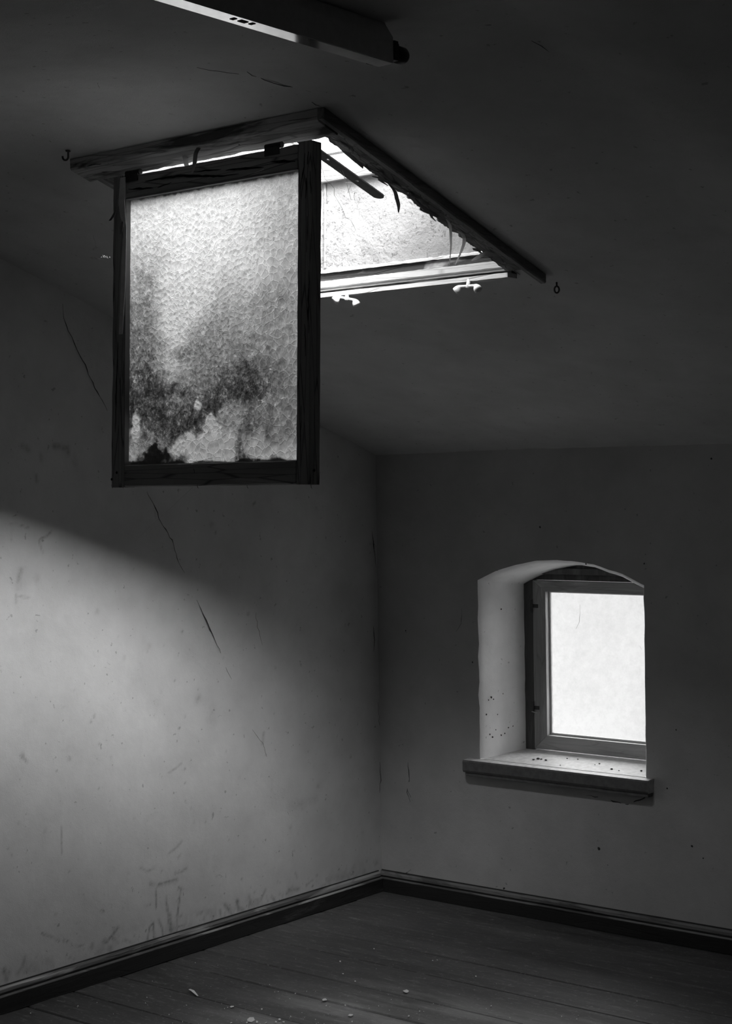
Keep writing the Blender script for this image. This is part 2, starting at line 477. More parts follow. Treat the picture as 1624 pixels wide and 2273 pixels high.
# ------------------------------------------------------------------ floor
floor = thing('floor', (0, 0, 0), 'dark worn wooden floorboards of the attic room', kind='structure')
bm = bmesh.new(); box(bm, (UL-0.05, VF-0.05, -0.06), (UR+0.05, VB+0.05, -0.024))
obj('subfloor', bm, 'black', floor)
joints = [3.385, 3.537, 3.735, 3.905, 4.085, 4.262, VB+0.0]
v = 3.385
while v > VF: v -= random.choice([0.165, 0.175, 0.185, 0.16]); joints.insert(0, v)
for a, b in zip(joints, joints[1:]):
    bm = bmesh.new()
    n = 60
    g = 0.0022; rings = []
    ja = [random.uniform(0, 0.0012) for _ in range(n+1)]
    for i in range(n+1):
        u = UL+(UR-UL)*i/n
        lo, hi = a+g/2+ja[i], b-g/2-ja[n-i]
        zj = 0.0008*math.sin(u*1.7+a*9)
        rings.append([bm.verts.new(p) for p in ((u, lo, -0.024), (u, lo, -0.003+zj), (u, lo+0.003, zj), (u, (a+b)/2, 0.0012+zj), (u, hi-0.003, zj), (u, hi, -0.003+zj), (u, hi, -0.024))])
    for A, B in zip(rings, rings[1:]):
        for k in range(7): bm.faces.new((A[k], A[(k+1) % 7], B[(k+1) % 7], B[k]))
    bm.faces.new(rings[0][::-1]); bm.faces.new(rings[-1])
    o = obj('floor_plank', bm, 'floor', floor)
    dz = random.uniform(-0.0015, 0.0); o.location.z += dz

# ------------------------------------------------------------------ walls
# left wall: fine grid that carries the painted stains
vs = np.concatenate([np.linspace(VF, 2.55, 30)[:-1], np.arange(2.55, VB+0.012, 0.006)])
zs = np.concatenate([np.linspace(-0.03, 0.0, 2)[:-1], np.arange(0.0, 2.27, 0.006)])
VV, ZZ = np.meshgrid(vs, zs, indexing='ij')
S = np.zeros(VV.shape)
def LP(x, y):
    p = on_left(x, y); return (p.y, p.z)
def lpaint(pts, wpx, amt):
    paint(S, VV, ZZ, [LP(*p) for p in pts], wpx*0.00125, amt)
# drips and scuffs above the baseboard
for pts, w, a in [
    ([(346, 2016), (346, 1972), (352, 1962), (372, 1957), (392, 1950)], 2.6, 0.55), ([(335, 1962), (360, 1964), (392, 1955)], 5, 0.30),
    ([(310, 1926), (328, 1934), (343, 1926)], 3, 0.20), ([(388, 1937), (400, 1936), (412, 1928)], 3.5, 0.26),
    ([(368, 1990), (374, 2040), (380, 2080)], 3, 0.5), ([(402, 1972), (395, 2020), (391, 2076)], 3, 0.5),
    ([(325, 2094), (332, 2058), (340, 2048), (343, 2085)], 2.6, 0.5), ([(352, 2042), (360, 2060), (362, 2085)], 3, 0.45),
    ([(377, 2030), (380, 2078)], 5, 0.40), ([(398, 2038), (404, 2030)], 3, 0.4), ([(388, 2060), (412, 2052)], 4, 0.3),
    ([(235, 2092), (250, 2074), (260, 2060)], 4, 0.42), ([(232, 2090)], 8, 0.40), ([(246, 2080), (262, 2092)], 4, 0.3),
    ([(204, 2104), (205, 2092)], 4, 0.35), ([(276, 2086), (296, 2094)], 4, 0.32), ([(168, 2100), (186, 2098)], 3, 0.25),
    ([(92, 2072), (116, 2080), (130, 2088)], 3, 0.3), ([(38, 2160), (50, 2142), (54, 2122)], 5, 0.33), ([(8, 2152), (14, 2176)], 6, 0.35),
    ([(18, 2160)], 7, 0.3), ([(488, 2020), (492, 2045)], 4, 0.35), ([(500, 2008), (516, 2032)], 5, 0.42), ([(526, 2000), (530, 2018), (540, 2020)], 6, 0.5),
    ([(553, 1988), (556, 2002)], 5, 0.4), ([(590, 1975), (578, 2000), (560, 2018)], 4, 0.35), ([(604, 1990), (614, 2006)], 4, 0.35), ([(628, 1985), (626, 2000)], 3, 0.3),
    ([(642, 1976), (664, 1974)], 5, 0.45), ([(656, 1938), (660, 1950)], 3, 0.3), ([(684, 1962), (694, 1954)], 3, 0.3), ([(438, 2030), (450, 2024)], 5, 0.28),
    ([(712, 1968), (722, 1964)], 4, 0.35), ([(758, 1940), (764, 1950)], 5, 0.3), ([(137, 1835), (137, 1895)], 1.6, 0.33),
    ([(374, 1894), (388, 1884), (404, 1866)], 3, 0.33), ([(394, 1904), (400, 1896)], 3, 0.2),
    ([(372, 1716), (388, 1706), (402, 1694)], 2.6, 0.42), ([(46, 1676), (56, 1686), (60, 1692)], 3, 0.45), ([(50, 1676)], 5, 0.3),
    ([(20, 1164), (40, 1164), (64, 1172)], 1.8, 0.5), ([(26, 1166), (26, 1200)], 1.8, 0.4), ([(86, 1200), (92, 1194), (104, 1190), (114, 1180)], 2.4, 0.55), ([(86, 1200), (94, 1226)], 2.2, 0.4),
    ([(46, 1266), (40, 1290)], 6, 0.28), ([(36, 1320), (36, 1336)], 4, 0.35), ([(36, 1324), (64, 1326)], 2.6, 0.28), ([(40, 1300)], 14, 0.12),
    ([(80, 1285)], 10, 0.12), ([(215, 1358)], 6, 0.20), ([(208, 1590)], 4, 0.35), ([(155, 1684)], 5, 0.35), ([(440, 1552)], 10, 0.28), ([(470, 1580), (468, 1600)], 22, 0.10),
    ([(275, 1460)], 6, 0.15), ([(330, 1435)], 7, 0.16), ([(150, 1655)], 22, 0.10), ([(410, 1590)], 3, 0.35), ([(345, 1565)], 16, 0.08),
    ([(560, 1120), (565, 1115)], 3, 0.5), ([(470, 1166)], 8, 0.25), ([(488, 1255)], 5, 0.25), ([(598, 1295)], 2, 0.5), ([(550, 1362)], 5, 0.3),
    ([(585, 1628), (582, 1650)], 4, 0.35), ([(50, 990), (64, 1000), (60, 994)], 6, 0.45), ([(120, 990), (150, 996), (152, 1010)], 6, 0.35), ([(90, 1010), (92, 1022)], 5, 0.28), ([(160, 1010), (170, 1040)], 9, 0.20), ([(80, 1056), (82, 1068)], 4, 0.3),
    ([(700, 1775), (640, 1790)], 12, 0.12), ([(705, 1745)], 6, 0.3), ([(670, 1795)], 4, 0.35)]:
    lpaint(pts, w, a)
# a band of grime just above the board and scattered small marks
S = np.maximum(S, 0.28*np.exp(-((ZZ-0.085)/0.03)**2)*(vnoise(VV, ZZ, 22, 3) > 0.55)*vnoise(VV, ZZ, 60, 5))
for _ in range(150):
    c = (rng.uniform(2.7, 4.4), rng.uniform(0.08, 0.08+1.5*rng.random()**2))
    paint(S, VV, ZZ, [c], rng.uniform(0.002, 0.005), rng.uniform(0.15, 0.5))
S = 1.25*S*(0.35+0.9*vnoise(VV, ZZ, 55, 71))*(0.5+0.7*vnoise(VV, ZZ, 140, 72))
und = 0.006*(vnoise(VV, ZZ, 2.1, 11)-0.5)+0.0022*(vnoise(VV, ZZ, 7.5, 12)-0.5)+0.0010*(vnoise(VV, ZZ, 23, 13)-0.5)
edge = np.clip((VB-VV)/0.10, 0, 1)*np.clip((ZZ-0.02)/0.1, 0, 1)
P = np.stack([UL+und*edge, VV, ZZ], -1)
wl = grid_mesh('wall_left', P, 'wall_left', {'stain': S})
tag(wl, 'plaster wall on the left lit by the skylight, scuffed above the baseboard', kind='structure')

# back wall with the arched opening
WU0, WU1, WZ0, WSP, WAP = -3.136, -2.517, 0.492, 1.079, 1.150
def arch_outline(u0, u1, z0, zs_, za, wob=0.0):
    """closed outline: up the left side, over the arch, down the right side"""
    pts = []
    for i in range(14): pts.append((u0+wob*(noise.noise(Vector((i*0.7, 1, 2)))), z0+(zs_-z0)*i/14))
    w = (u1-u0)/2; rise = za-zs_; R = (w*w+rise*rise)/(2*rise); cz = za-R; uc = (u0+u1)/2
    a0 = math.atan2(zs_-cz, -w); a1 = math.atan2(zs_-cz, w)
    for i in range(25):
        a = a0+(a1-a0)*i/24
        pts.append((uc+R*math.cos(a), cz+R*math.sin(a)+wob*0.6*noise.noise(Vector((i*0.5, 5, 2)))))
    for i in range(1, 15): pts.append((u1+wob*(noise.noise(Vector((i*0.6, 9, 4)))), zs_+(z0-zs_)*i/14))
    return pts
O0 = arch_outline(WU0, WU1, WZ0, WSP, WAP, 0.005)
R0 = 0.012
def inset(pts, d):
    uc = (WU0+WU1)/2; zc = (WZ0+WAP)/2; out = []
    for (u, z) in pts:
        out.append((u+(d if u < uc else -d)*min(1, abs(u-uc)/0.25), z-(d if z > WSP-0.001 else 0)))
    return out
from mathutils.geometry import tessellate_polygon
# fine grid away from the opening would be wasteful: one flat tessellated face plus a grid patch is not needed
TOPZ = 1.56
outer = [(UL-0.02, -0.03), (UR+0.02, -0.03), (UR+0.02, TOPZ), (UL-0.02, TOPZ)]
V2 = [[Vector((u, z, 0)) for (u, z) in outer], [Vector((u, z, 0)) for (u, z) in reversed(O0)]]
flat = [p for l in V2 for p in l]
tris = tessellate_polygon(V2)
bm = bmesh.new()
bv = [bm.verts.new((p.x, VB, p.y)) for p in flat]
for t in tris:
    try: bm.faces.new([bv[i] for i in t])
    except ValueError: pass
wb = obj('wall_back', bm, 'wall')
tag(wb, 'dim plaster back wall with a small arched window opening', kind='structure')
# splayed plaster reveal (spots below) of the arched window
B0 = arch_outline(-3.068, -2.535, 0.500, 1.050, 1.118)
rings = [(O0, VB), (inset(O0, 0.003), VB+0.004), (inset(O0, 0.010), VB+0.016)]
mid = inset(O0, 0.010)
for k in (0.25, 0.5, 0.75, 1.0):
    rings.append(([(a[0]+(b[0]-a[0])*k, a[1]+(b[1]-a[1])*k) for a, b in zip(mid, B0)], VB+0.016+(0.30-0.016)*k))
P = np.array([[(u, vv, z) for (u, z) in pts] for pts, vv in rings])
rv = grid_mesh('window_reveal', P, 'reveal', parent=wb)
rv['label'] = 'pale splayed plaster reveal around the arched window'

def rspot(x, y, r):   # specks of mould on the left cheek
    t = Vector((0.07, 0.19, 0)).normalized(); n_ = Vector((0.19, -0.07, 0)).normalized()
    p = onp(x, y, n_, Vector((-3.128, VB+0.014, 0)).dot(n_)+0.0006)
    spot('spot', p, n_, r*0.0013, rv)
REVEAL_SPOTS = [(1090, 1548, 2.6), (1095, 1552, 1.8), (1084, 1554, 1.6), (1079, 1586, 2.4), (1104, 1586, 1.6), (1112, 1352, 2.0), (1087, 1630, 2.0), (1093, 1636, 2.4), (1112, 1632, 2.0), (1120, 1628, 1.8), (1128, 1615, 2.2), (1138, 1612, 1.8), (1100, 1620, 1.4), (1116, 1540, 1.4)]
bm = bmesh.new(); box(bm, (UR, VF-0.02, -0.03), (UR+0.05, VB+0.02, 2.3))
tag(obj('wall_right', bm, 'wall'), 'plain plaster wall on the right side of the room', kind='structure')
bm = bmesh.new(); box(bm, (UL-0.02, VF-0.05, -0.03), (UR+0.02, VF, 2.3))
tag(obj('wall_front', bm, 'wall'), 'plain plaster wall at the near end of the room', kind='structure')

# ------------------------------------------------------------------ ceiling
us = np.unique(np.round(np.concatenate([np.arange(UL-0.02, -1.2, 0.022), np.linspace(-1.2, UR+0.02, 26), [OU0, OU1]]), 5))
vs = np.unique(np.round(np.concatenate([np.linspace(VF-0.02, 1.5, 26), np.arange(1.5, VB+0.02, 0.022), [OV0, OV1]]), 5))
P = np.zeros((len(us), len(vs), 3))
for i, u in enumerate(us):
    for j, v in enumerate(vs): P[i, j] = (u, v, ceil_z(u, v))
uc, vc = (us[:-1]+us[1:])/2, (vs[:-1]+vs[1:])/2
hole = ((uc[:, None] > OU0) & (uc[:, None] < OU1) & (vc[None, :] > OV0) & (vc[None, :] < OV1))
ce = grid_mesh('ceiling', P, 'ceiling', hole=hole)
tag(ce, 'sloping plaster ceiling with hairline cracks around the skylight', kind='structure')

# ------------------------------------------------------------------ baseboards
def baseboard(name, label, mat, axis, a, b, prof, wall, sgn):
    root = thing(name, (wall if axis == 1 else (a+b)/2, (a+b)/2 if axis == 1 else wall, 0), label, kind='structure')
    def ext(nm, pr, mt, jit):
        bm = bmesh.new(); n = 70; rings = []
        for i in range(n+1):
            s = a+(b-a)*i/n; j = jit*noise.noise(Vector((s*9, 1, 4)))
            ring = []
            for (d, z) in pr:
                off = wall+sgn*(d+j*(d > 0.001))
                ring.append(bm.verts.new((off, s, z) if axis == 1 else (s, off, z)))
            rings.append(ring)
        k_ = len(pr)
        for A, B in zip(rings, rings[1:]):
            for k in range(k_): bm.faces.new((A[k], A[(k+1) % k_], B[(k+1) % k_], B[k]))
        bm.faces.new(rings[0][::-1]); bm.faces.new(rings[-1])
        return obj(nm, bm, mt, root)
    ext('board', [(0, 0.001), (0, 0.048), (0.016, 0.048), (0.019, 0.046), (0.020, 0.043), (0.020, 0.001)], mat, 0.0008)
    o = ext('top_moulding', [(0, 0.0485), (0, 0.068), (0.007, 0.067), (0.011, 0.062), (0.012, 0.054), (0.008, 0.0485)], prof, 0.001)
    o['label'] = 'paler worn moulding strip along the top'
    ext('shadow_gap', [(0, 0.0682), (0, 0.0712), (0.0035, 0.0708), (0.0035, 0.0682)], 'crack', 0.0002)
    ext('highlight_ridge', [(0.0125, 0.0482), (0.0185, 0.0482), (0.0200, 0.0466), (0.0207, 0.0440), (0.0201, 0.0440), (0.0125, 0.0481)], prof, 0.0002)  # edge highlight put in as a paler strip
    ext('floor_gap', [(0.0202, 0.0012), (0.0202, 0.0042), (0.0232, 0.0030), (0.0240, 0.0012)], 'black', 0.004)
    return root
M['mould_v'] = old_wood('moulding_paint_left', 0.13, 0.42, 1, 0.50, 0.5, 0.5)  # lightened so the left moulding carries its highlight in the colour
M['mould_u'] = old_wood('moulding_paint_back', 0.10, 0.20, 0, 0.45, 0.5, 0.5)
baseboard('baseboard_left', 'dark painted baseboard with moulded top along the left wall', 'base_v', 1, VF, VB-0.021, 'mould_v', UL, 1)
baseboard('baseboard_back', 'dark painted baseboard with moulded top below the arched window', 'base_u', 0, UL+0.001, UR, 'mould_u', VB, -1)

# ------------------------------------------------------------------ cracks: each a thin irregular part of the surface it runs over
def crack(name, pts3, nrm, w, parent, mat='crack', taper=True):
    pts = jag(pts3, 0.014, 0.0022)
    nv = Vector(nrm).normalized()
    p0 = Vector(pts3[0])
    ws = []
    for i in range(len(pts)):
        f = min(1, min(i, len(pts)-1-i)/4+0.15) if taper else 1
        ws.append(w*f*random.uniform(0.35, 1.5))
    bm = bmesh.new(); flow_ribbon(bm, pts, ws, nrm, 0.0006)
    return obj(name, bm, mat, parent)
def lcrack(pix, w): crack('crack', [on_left(x, y, 0.0045) for x, y in pix], (1, 0, 0), w, wl)
lcrack([(138, 676), (142, 706), (153, 735), (165, 762), (178, 790), (192, 820), (205, 850), (222, 880), (238, 912)], 0.0022)
lcrack([(325, 1090), (345, 1128), (356, 1160), (382, 1200), (396, 1250), (410, 1272)], 0.0024)
lcrack([(436, 1330), (446, 1352), (458, 1378), (474, 1412), (490, 1450)], 0.0030)
lcrack([(500, 1480), (514, 1508)], 0.0018)
lcrack([(560, 1620), (583, 1650), (592, 1680)], 0.0016)
lcrack([(566, 1360), (574, 1400), (582, 1432)], 0.0012)
for pix, w in [([(826, 1180), (830, 1220), (834, 1255)], 0.0040), ([(828, 1390), (831, 1420), (829, 1446)], 0.0040), ([(838, 1560), (842, 1610)], 0.0025), ([(843, 1690), (845, 1722), (842, 1760)], 0.0035)]:
    crack('crack', [on_left(x, y, 0.002) for x, y in pix], (1, 0, 0), w, wl)
def bcrack(pix, w): crack('crack', [on_back(x, y, 0.0004) for x, y in pix], (0, -1, 0), w, wb)
bcrack([(1300, 1765), (1340, 1772), (1392, 1786), (1430, 1772), (1450, 1750), (1452, 1728)], 0.0028)
bcrack([(904, 1690), (908, 1730), (902, 1758), (910, 1780)], 0.0034)
bcrack([(905, 1755), (912, 1770)], 0.008)
bcrack([(1025, 1352), (1022, 1385), (1012, 1402)], 0.0014)
bcrack([(870, 1960), (890, 1945), (912, 1930)], 0.005)
def spot(name, p, nrm, r, parent, mat='crack'):
    bm = bmesh.new(); n = Vector(nrm); a = n.orthogonal().normalized(); b = n.cross(a)
    k = 9; f = random.uniform(0.7, 1.3)
    lo = [bm.verts.new(Vector(p)+(a*math.cos(t*2*math.pi/k)+b*math.sin(t*2*math.pi/k)*f)*r*random.uniform(0.8, 1.2)) for t in range(k)]
    hi = [bm.verts.new(q.co*0.6+Vector(p)*0.4+n*0.0012) for q in lo]
    for t in range(k): bm.faces.new((lo[t], lo[(t+1) % k], hi[(t+1) % k], hi[t]))
    bm.faces.new(hi); bm.faces.new(lo[::-1])
    return obj(name, bm, mat, parent)
for q_ in REVEAL_SPOTS: rspot(*q_)
for x, y, r in [(1429, 1251, 2.2), (1329, 1884, 3.2), (1535, 1878, 2.4), (1118, 1972, 3), (1578, 1018, 2.4), (1198, 1170, 2), (1300, 1252, 1.6), (1560, 1905, 1.8), (900, 1400, 1.6), (1048, 1470, 1.6), (1500, 1620, 1.5), (1480, 1750, 2)]:
    spot('pit', on_back(x, y, 0.0003), (0, -1, 0), r*0.0014, wb)
def ccrack(pix, w):
    pts = []
    for x, y in pix:
        p = on_slope(x, y, 0)
        for _ in range(12):                        # step onto the real ceiling surface
            d = ray(x, y); zz = ceil_z(p.x, p.y)-0.0006
            p = CAMPOS+d*((zz-CAMPOS.z)/d.z)
        pts.append(p)
    crack('crack', pts, (0, -0.2, -1), w, ce)
ccrack([(436, 149), (470, 156), (505, 162), (530, 164)], 0.0016)
ccrack([(548, 160), (562, 168), (590, 178), (612, 184), (630, 189), (660, 195), (672, 199), (690, 204)], 0.0034)
ccrack([(690, 224), (700, 230), (716, 236), (706, 244)], 0.004)
ccrack([(893, 306), (915, 315), (936, 328), (946, 334)], 0.0022)
ccrack([(1180, 88), (1200, 100), (1222, 117)], 0.0026)
ccrack([(1072, 57), (1090, 55)], 0.0042)
ccrack([(1250, 665), (1276, 695)], 0.0016)
ccrack([(1252, 672), (1252, 700)], 0.0016)
ccrack([(1405, 868), (1415, 874), (1424, 880)], 0.0030)
ccrack([(1098, 818), (1104, 827)], 0.0030)
ccrack([(1060, 930), (1066, 938)], 0.0032)
ccrack([(218, 184), (221, 195)], 0.003)
ccrack([(1118, 508), (1122, 520)], 0.003)

# ------------------------------------------------------------------ arched window
win = thing('window_1', (-2.80, 4.62, 0.49), 'small arched window with a frosted pane in the back wall', kind='structure')
FV = 4.622
bm = bmesh.new()                                  # fixed frame: head board up into the arch
hd = [(u, z) for u, z in arch_outline(-3.10, -2.50, 0.48, 1.060, 1.150)]
for vv in (FV+0.020, FV+0.060):
    pass
top = [p for p in hd if p[1] > 1.072]
pl = [(-3.10, 1.072)]+top+[(-2.50, 1.072)]
a_ = [bm.verts.new((u, FV+0.012, z)) for u, z in pl]; b_ = [bm.verts.new((u, FV+0.055, z)) for u, z in pl]
bm.faces.new(a_); bm.faces.new(b_[::-1])
for i in range(len(pl)): bm.faces.new((a_[i], b_[i], b_[(i+1) % len(pl)], a_[(i+1) % len(pl)]))
obj('head_board', bm, 'shaded_frame', win)
bm = bmesh.new(); box(bm, (-3.06, FV-0.002, 1.092), (-2.52, FV+0.0118, 1.112)); bevel(bm, 0.003)
obj('head_moulding', bm, 'shaded_frame', win)
for (a, b, nm, mt) in [((-3.10, FV+0.010, 0.48), (-3.0515, FV+0.055, 1.0715), 'jamb', 'shaded_frame'), ((-2.575, FV+0.010, 0.48), (-2.50, FV+0.055, 1.0715), 'jamb', 'shaded_frame'),
                       ((-3.051, FV+0.016, 0.478), (-2.5755, FV+0.055, 0.502), 'bottom_frame', 'shaded_frame')]:
    bm = bmesh.new(); box(bm, a, b); bevel(bm, 0.002, 1); obj(nm, bm, mt, win)
# casement sash
sash1 = bpy.data.objects.new('casement', None); COL.objects.link(sash1); sash1.location = (-2.81, FV, 0.505)
sash1.matrix_world = Matrix.Translation((-2.81, FV, 0.505)); sash1.parent = win; sash1.matrix_parent_inverse = win.matrix_world.inverted()
GU0, GU1, GZ0, GZ1 = -2.997, -2.60, 0.556, 1.034
def mitre(bm, o4, i4, v0, v1, lipv):
    """one side of the casement: outer edge o4[0..1], inner edge i4[0..1]"""
    (oa, ob), (ia, ib) = o4, i4
    P = [(oa[0], v0, oa[1]), (ob[0], v0, ob[1]), (ib[0], v0, ib[1]), (ia[0], v0, ia[1]), (oa[0], v1, oa[1]), (ob[0], v1, ob[1]), (ib[0], v1, ib[1]), (ia[0], v1, ia[1])]
    hexa(bm, P)
so = (-3.047, -2.565, 0.508, 1.070)
cs = [((so[0], so[2]), (so[0], so[3]), (GU0, GZ1), (GU0, GZ0), 'stile', 'window_wood'),
      ((so[0], so[3]), (so[1], so[3]), (GU1, GZ1), (GU0, GZ1), 'rail', 'window_wood_u'),
      ((so[1], so[3]), (so[1], so[2]), (GU1, GZ0), (GU1, GZ1), 'stile', 'window_wood'),
      ((so[1], so[2]), (so[0], so[2]), (GU0, GZ0), (GU1, GZ0), 'rail', 'window_wood_u')]
for a, b, c, d, nm, mt in cs:
    bm = bmesh.new()
    P = [(a[0], FV, a[1]), (b[0], FV, b[1]), (c[0], FV, c[1]), (d[0], FV, d[1]), (a[0], FV+0.036, a[1]), (b[0], FV+0.036, b[1]), (c[0], FV+0.036, c[1]), (d[0], FV+0.036, d[1])]
    hexa(bm, P); bevel(bm, 0.0018, 2); obj(nm, bm, mt, sash1)
# glazing bead, pale
M['bead'] = plain('pale_glazing_bead', 0.62, 0.6)
bd = 0.007
for a, b in [((GU0, GZ0), (GU0+bd, GZ1)), ((GU0+bd, GZ0), (GU1, GZ0+bd)), ((GU0+bd, GZ1-0.004), (GU1, GZ1)), ((GU1-bd, GZ0+bd), (GU1, GZ1-0.004))]:
    bm = bmesh.new(); box(bm, (a[0], FV+0.020, a[1]), (b[0], FV+0.030, b[1])); bevel(bm, 0.0015, 1)
    o = obj('glazing_bead', bm, 'bead', sash1)
bm = bmesh.new()
P = np.array([[(u, FV+0.031, z) for z in np.linspace(GZ0, GZ1, 8)] for u in np.linspace(GU0, GU1, 8)])
gp = grid_mesh('glass_pane', P, 'window_glass', parent=sash1, smooth=False)
gp['label'] = 'bright frosted glass pane'
# fine marks on the pane, hinges
for pix, w in [([(1286, 1342), (1288, 1360), (1285, 1380), (1278, 1396)], 0.0016), ([(1418, 1434), (1424, 1442)], 0.0022)]:
    crack('scratch', [at_depth(x, y, FV+0.030) for x, y in pix], (0, -1, 0), w, gp, 'curl_dark')
for z in (0.645, 0.985):
    bm = bmesh.new(); tube(bm, [(-3.0495, FV-0.004, z-0.022), (-3.0495, FV-0.004, z+0.022)], 0.0045, 10)
    box(bm, (-3.047, FV-0.0015, z-0.006), (-3.026, FV+0.0, z+0.006)); obj('hinge', bm, 'steel', sash1)
# bent hook at the lower left of the casement
bm = bmesh.new(); tube(bm, [(-3.052, FV-0.006, 0.632), (-3.035, FV-0.012, 0.630), (-3.018, FV-0.010, 0.631)], 0.0022, 8)
o = obj('hook_catch', bm, 'window_wood', win)
# outer reveal in the thickness of the masonry
bm = bmesh.new()
for a, b in [((-3.46, 4.678, 0.30), (-3.36, 4.97, 1.46)), ((-2.555, 4.678, 0.38), (-2.49, 4.97, 1.46)), ((-3.36, 4.678, 1.34), (-2.555, 4.97, 1.46)), ((-3.36, 4.678, 0.30), (-2.555, 4.97, 0.360)), ((-3.36, 4.656, 0.30), (-3.051, 4.677, 1.46)), ((-3.051, 4.656, 1.08), (-2.555, 4.677, 1.46)), ((-3.051, 4.656, 0.30), (-2.555, 4.677, 0.50))]: box(bm, a, b)
obj('outer_reveal', bm, 'wall', wb)
# sill
bm = bmesh.new()
n = 40; rings = []
for i in range(n+1):
    u = -3.180+(-2.492+3.180)*i/n; j = 0.0012*noise.noise(Vector((u*14, 0, 0)))
    rings.append([bm.verts.new(p) for p in ((u, VB-0.034+j, 0.449), (u, VB-0.038+j, 0.456), (u, VB-0.038+j, 0.484), (u, VB-0.034+j, 0.489), (u, FV+0.02, 0.503), (u, FV+0.02, 0.470), (u, VB+0.002, 0.449))])
for A, B in zip(rings, rings[1:]):
    for k in range(7): bm.faces.new((A[k], A[(k+1) % 7], B[(k+1) % 7], B[k]))
bm.faces.new(rings[0][::-1]); bm.faces.new(rings[-1])
M['sill'] = plain('worn_sill_paint', 0.60, 0.55, 0, 55, 0.2, 0.3)
o = obj('sill', bm, 'sill', win); M['sill_nose'] = plain('shaded_sill_edge', 0.14, 0.6, 0, 55, 0.2, 0.3); o.data.materials.append(M['sill_nose'])  # front faces get a darker copy: shade put into the paint
for f_ in o.data.polygons:
    if f_.normal.y < -0.7: f_.material_index = 1; o['label'] = 'pale painted wooden sill board'
bm = bmesh.new(); box(bm, (-3.176, VB-0.030, 0.436), (-2.496, VB-0.0005, 0.4485)); bevel(bm, 0.003)
obj('sill_moulding', bm, 'sill_nose', win)
crumbs = [(1184, 1687, 3.2), (1194, 1685, 3.8), (1201, 1686, 2.6), (1211, 1688, 3.0), (1357, 1708, 3.2), (1373, 1711, 1.8), (1258, 1684, 1.8), (1282, 1686, 2.0), (1330, 1696, 2.4), (1320, 1698, 1.6), (1243, 1699, 1.6), (1423, 1712, 3.0)]
for x, y, r in crumbs:
    p = onp(x, y, (0, -0.0605, 1), 0.489-0.0605*(VB-0.034))
    bm = bmesh.new()
    bmesh.ops.create_icosphere(bm, subdivisions=1, radius=r*0.0013)
    for q in bm.verts: q.co = Vector((q.co.x*random.uniform(1, 1.6), q.co.y, q.co.z*0.55))*random.uniform(0.85, 1.15)
    o = obj('debris_crumb', bm, 'crack', None, recalc=False); o.location = p+Vector((0, 0, r*0.0013*0.45))
    tag(o, 'tiny dark crumb of debris lying on the pale arched-window sill', 'debris', 'dark crumbs on the window sill')

# ------------------------------------------------------------------ skylight: casing, opening frame, shaft
sky = thing('window_2', ((OU0+OU1)/2, (OV0+OV1)/2, Z0-SL*2.875), 'open skylight in the sloping ceiling with peeling wooden casing', kind='structure')
def sp(u, v, d): return (u, v-d*0.0, Z0-SL*v+d)      # point at height d above the ceiling plane
def slope_board(nm, mat, u0, u1, v0, v1, d0, d1, along, rag=(0, 0), nseg=60, parent=sky, smooth=False, profile=None):
    """board lying on the slope. along: 0 = runs in u, 1 = runs in v. rag: jitter of inner and outer long edges"""
    bm = bmesh.new(); rings = []
    seed = random.random()*100
    for i in range(nseg+1):
        t = i/nseg
        r0 = rag[0]*abs(noise.noise(Vector((t*22, seed, 0))))*2*(1 if random.random() < 0.8 else 0.3)
        r1 = rag[1]*abs(noise.noise(Vector((t*22, seed+7, 0))))*2*(1 if random.random() < 0.8 else 0.3)
        zz = 0.0012*noise.noise(Vector((t*13, seed, 3)))
        b = 0.003
        if along == 0:
            u = u0+(u1-u0)*t; a, c = v0+r0, v1-r1
            ring = [sp(u, a, d1), sp(u, a, d0+b), sp(u, a+b, d0+zz), sp(u, (a+c)/2, d0+zz*1.4), sp(u, c-b, d0+zz), sp(u, c, d0+b), sp(u, c, d1)]
        else:
            v = v0+(v1-v0)*t; a, c = u0+r0, u1-r1
            ring = [sp(a, v, d1), sp(a, v, d0+b), sp(a+b, v, d0+zz), sp((a+c)/2, v, d0+zz*1.4), sp(c-b, v, d0+zz), sp(c, v, d0+b), sp(c, v, d1)]
        rings.append([bm.verts.new(p) for p in ring])
    for A, B in zip(rings, rings[1:]):
        for k in range(7): bm.faces.new((A[k], A[(k+1) % 7], B[(k+1) % 7], B[k]))
    bm.faces.new(rings[0][::-1]); bm.faces.new(rings[-1])
    return obj(nm, bm, mat, parent, smooth)
o = slope_board('head_casing', 'casing_u', -2.850, -2.1185, 2.474, 2.536, -0.025, -0.001, 0, (0.0, 0.003))
o['label'] = 'cracked head board with curling pale paint'; o_head = o
slope_board('side_casing', 'casing_v', -2.118, -2.101, 2.474, 3.262, -0.022, -0.001, 1, (0.0, 0.0))
slope_board('side_casing', 'casing_v', -2.850, -2.834, 2.526, 3.240, -0.012, -0.001, 1, (0.0, 0.0))
# ragged opening edge boards beside the opening
o = slope_board('edge_board', 'lip_v', OU1-0.006, -2.1185, 2.529, 3.204, -0.011, 0.020, 1, (0.010, 0.0), 160)
o['label'] = 'splintered edge board with flaking paint'
slope_board('edge_board', 'lip_v', -2.8335, OU0+0.006, 2.529, 3.204, -0.006, 0.020, 1, (0.0, 0.006), 80)
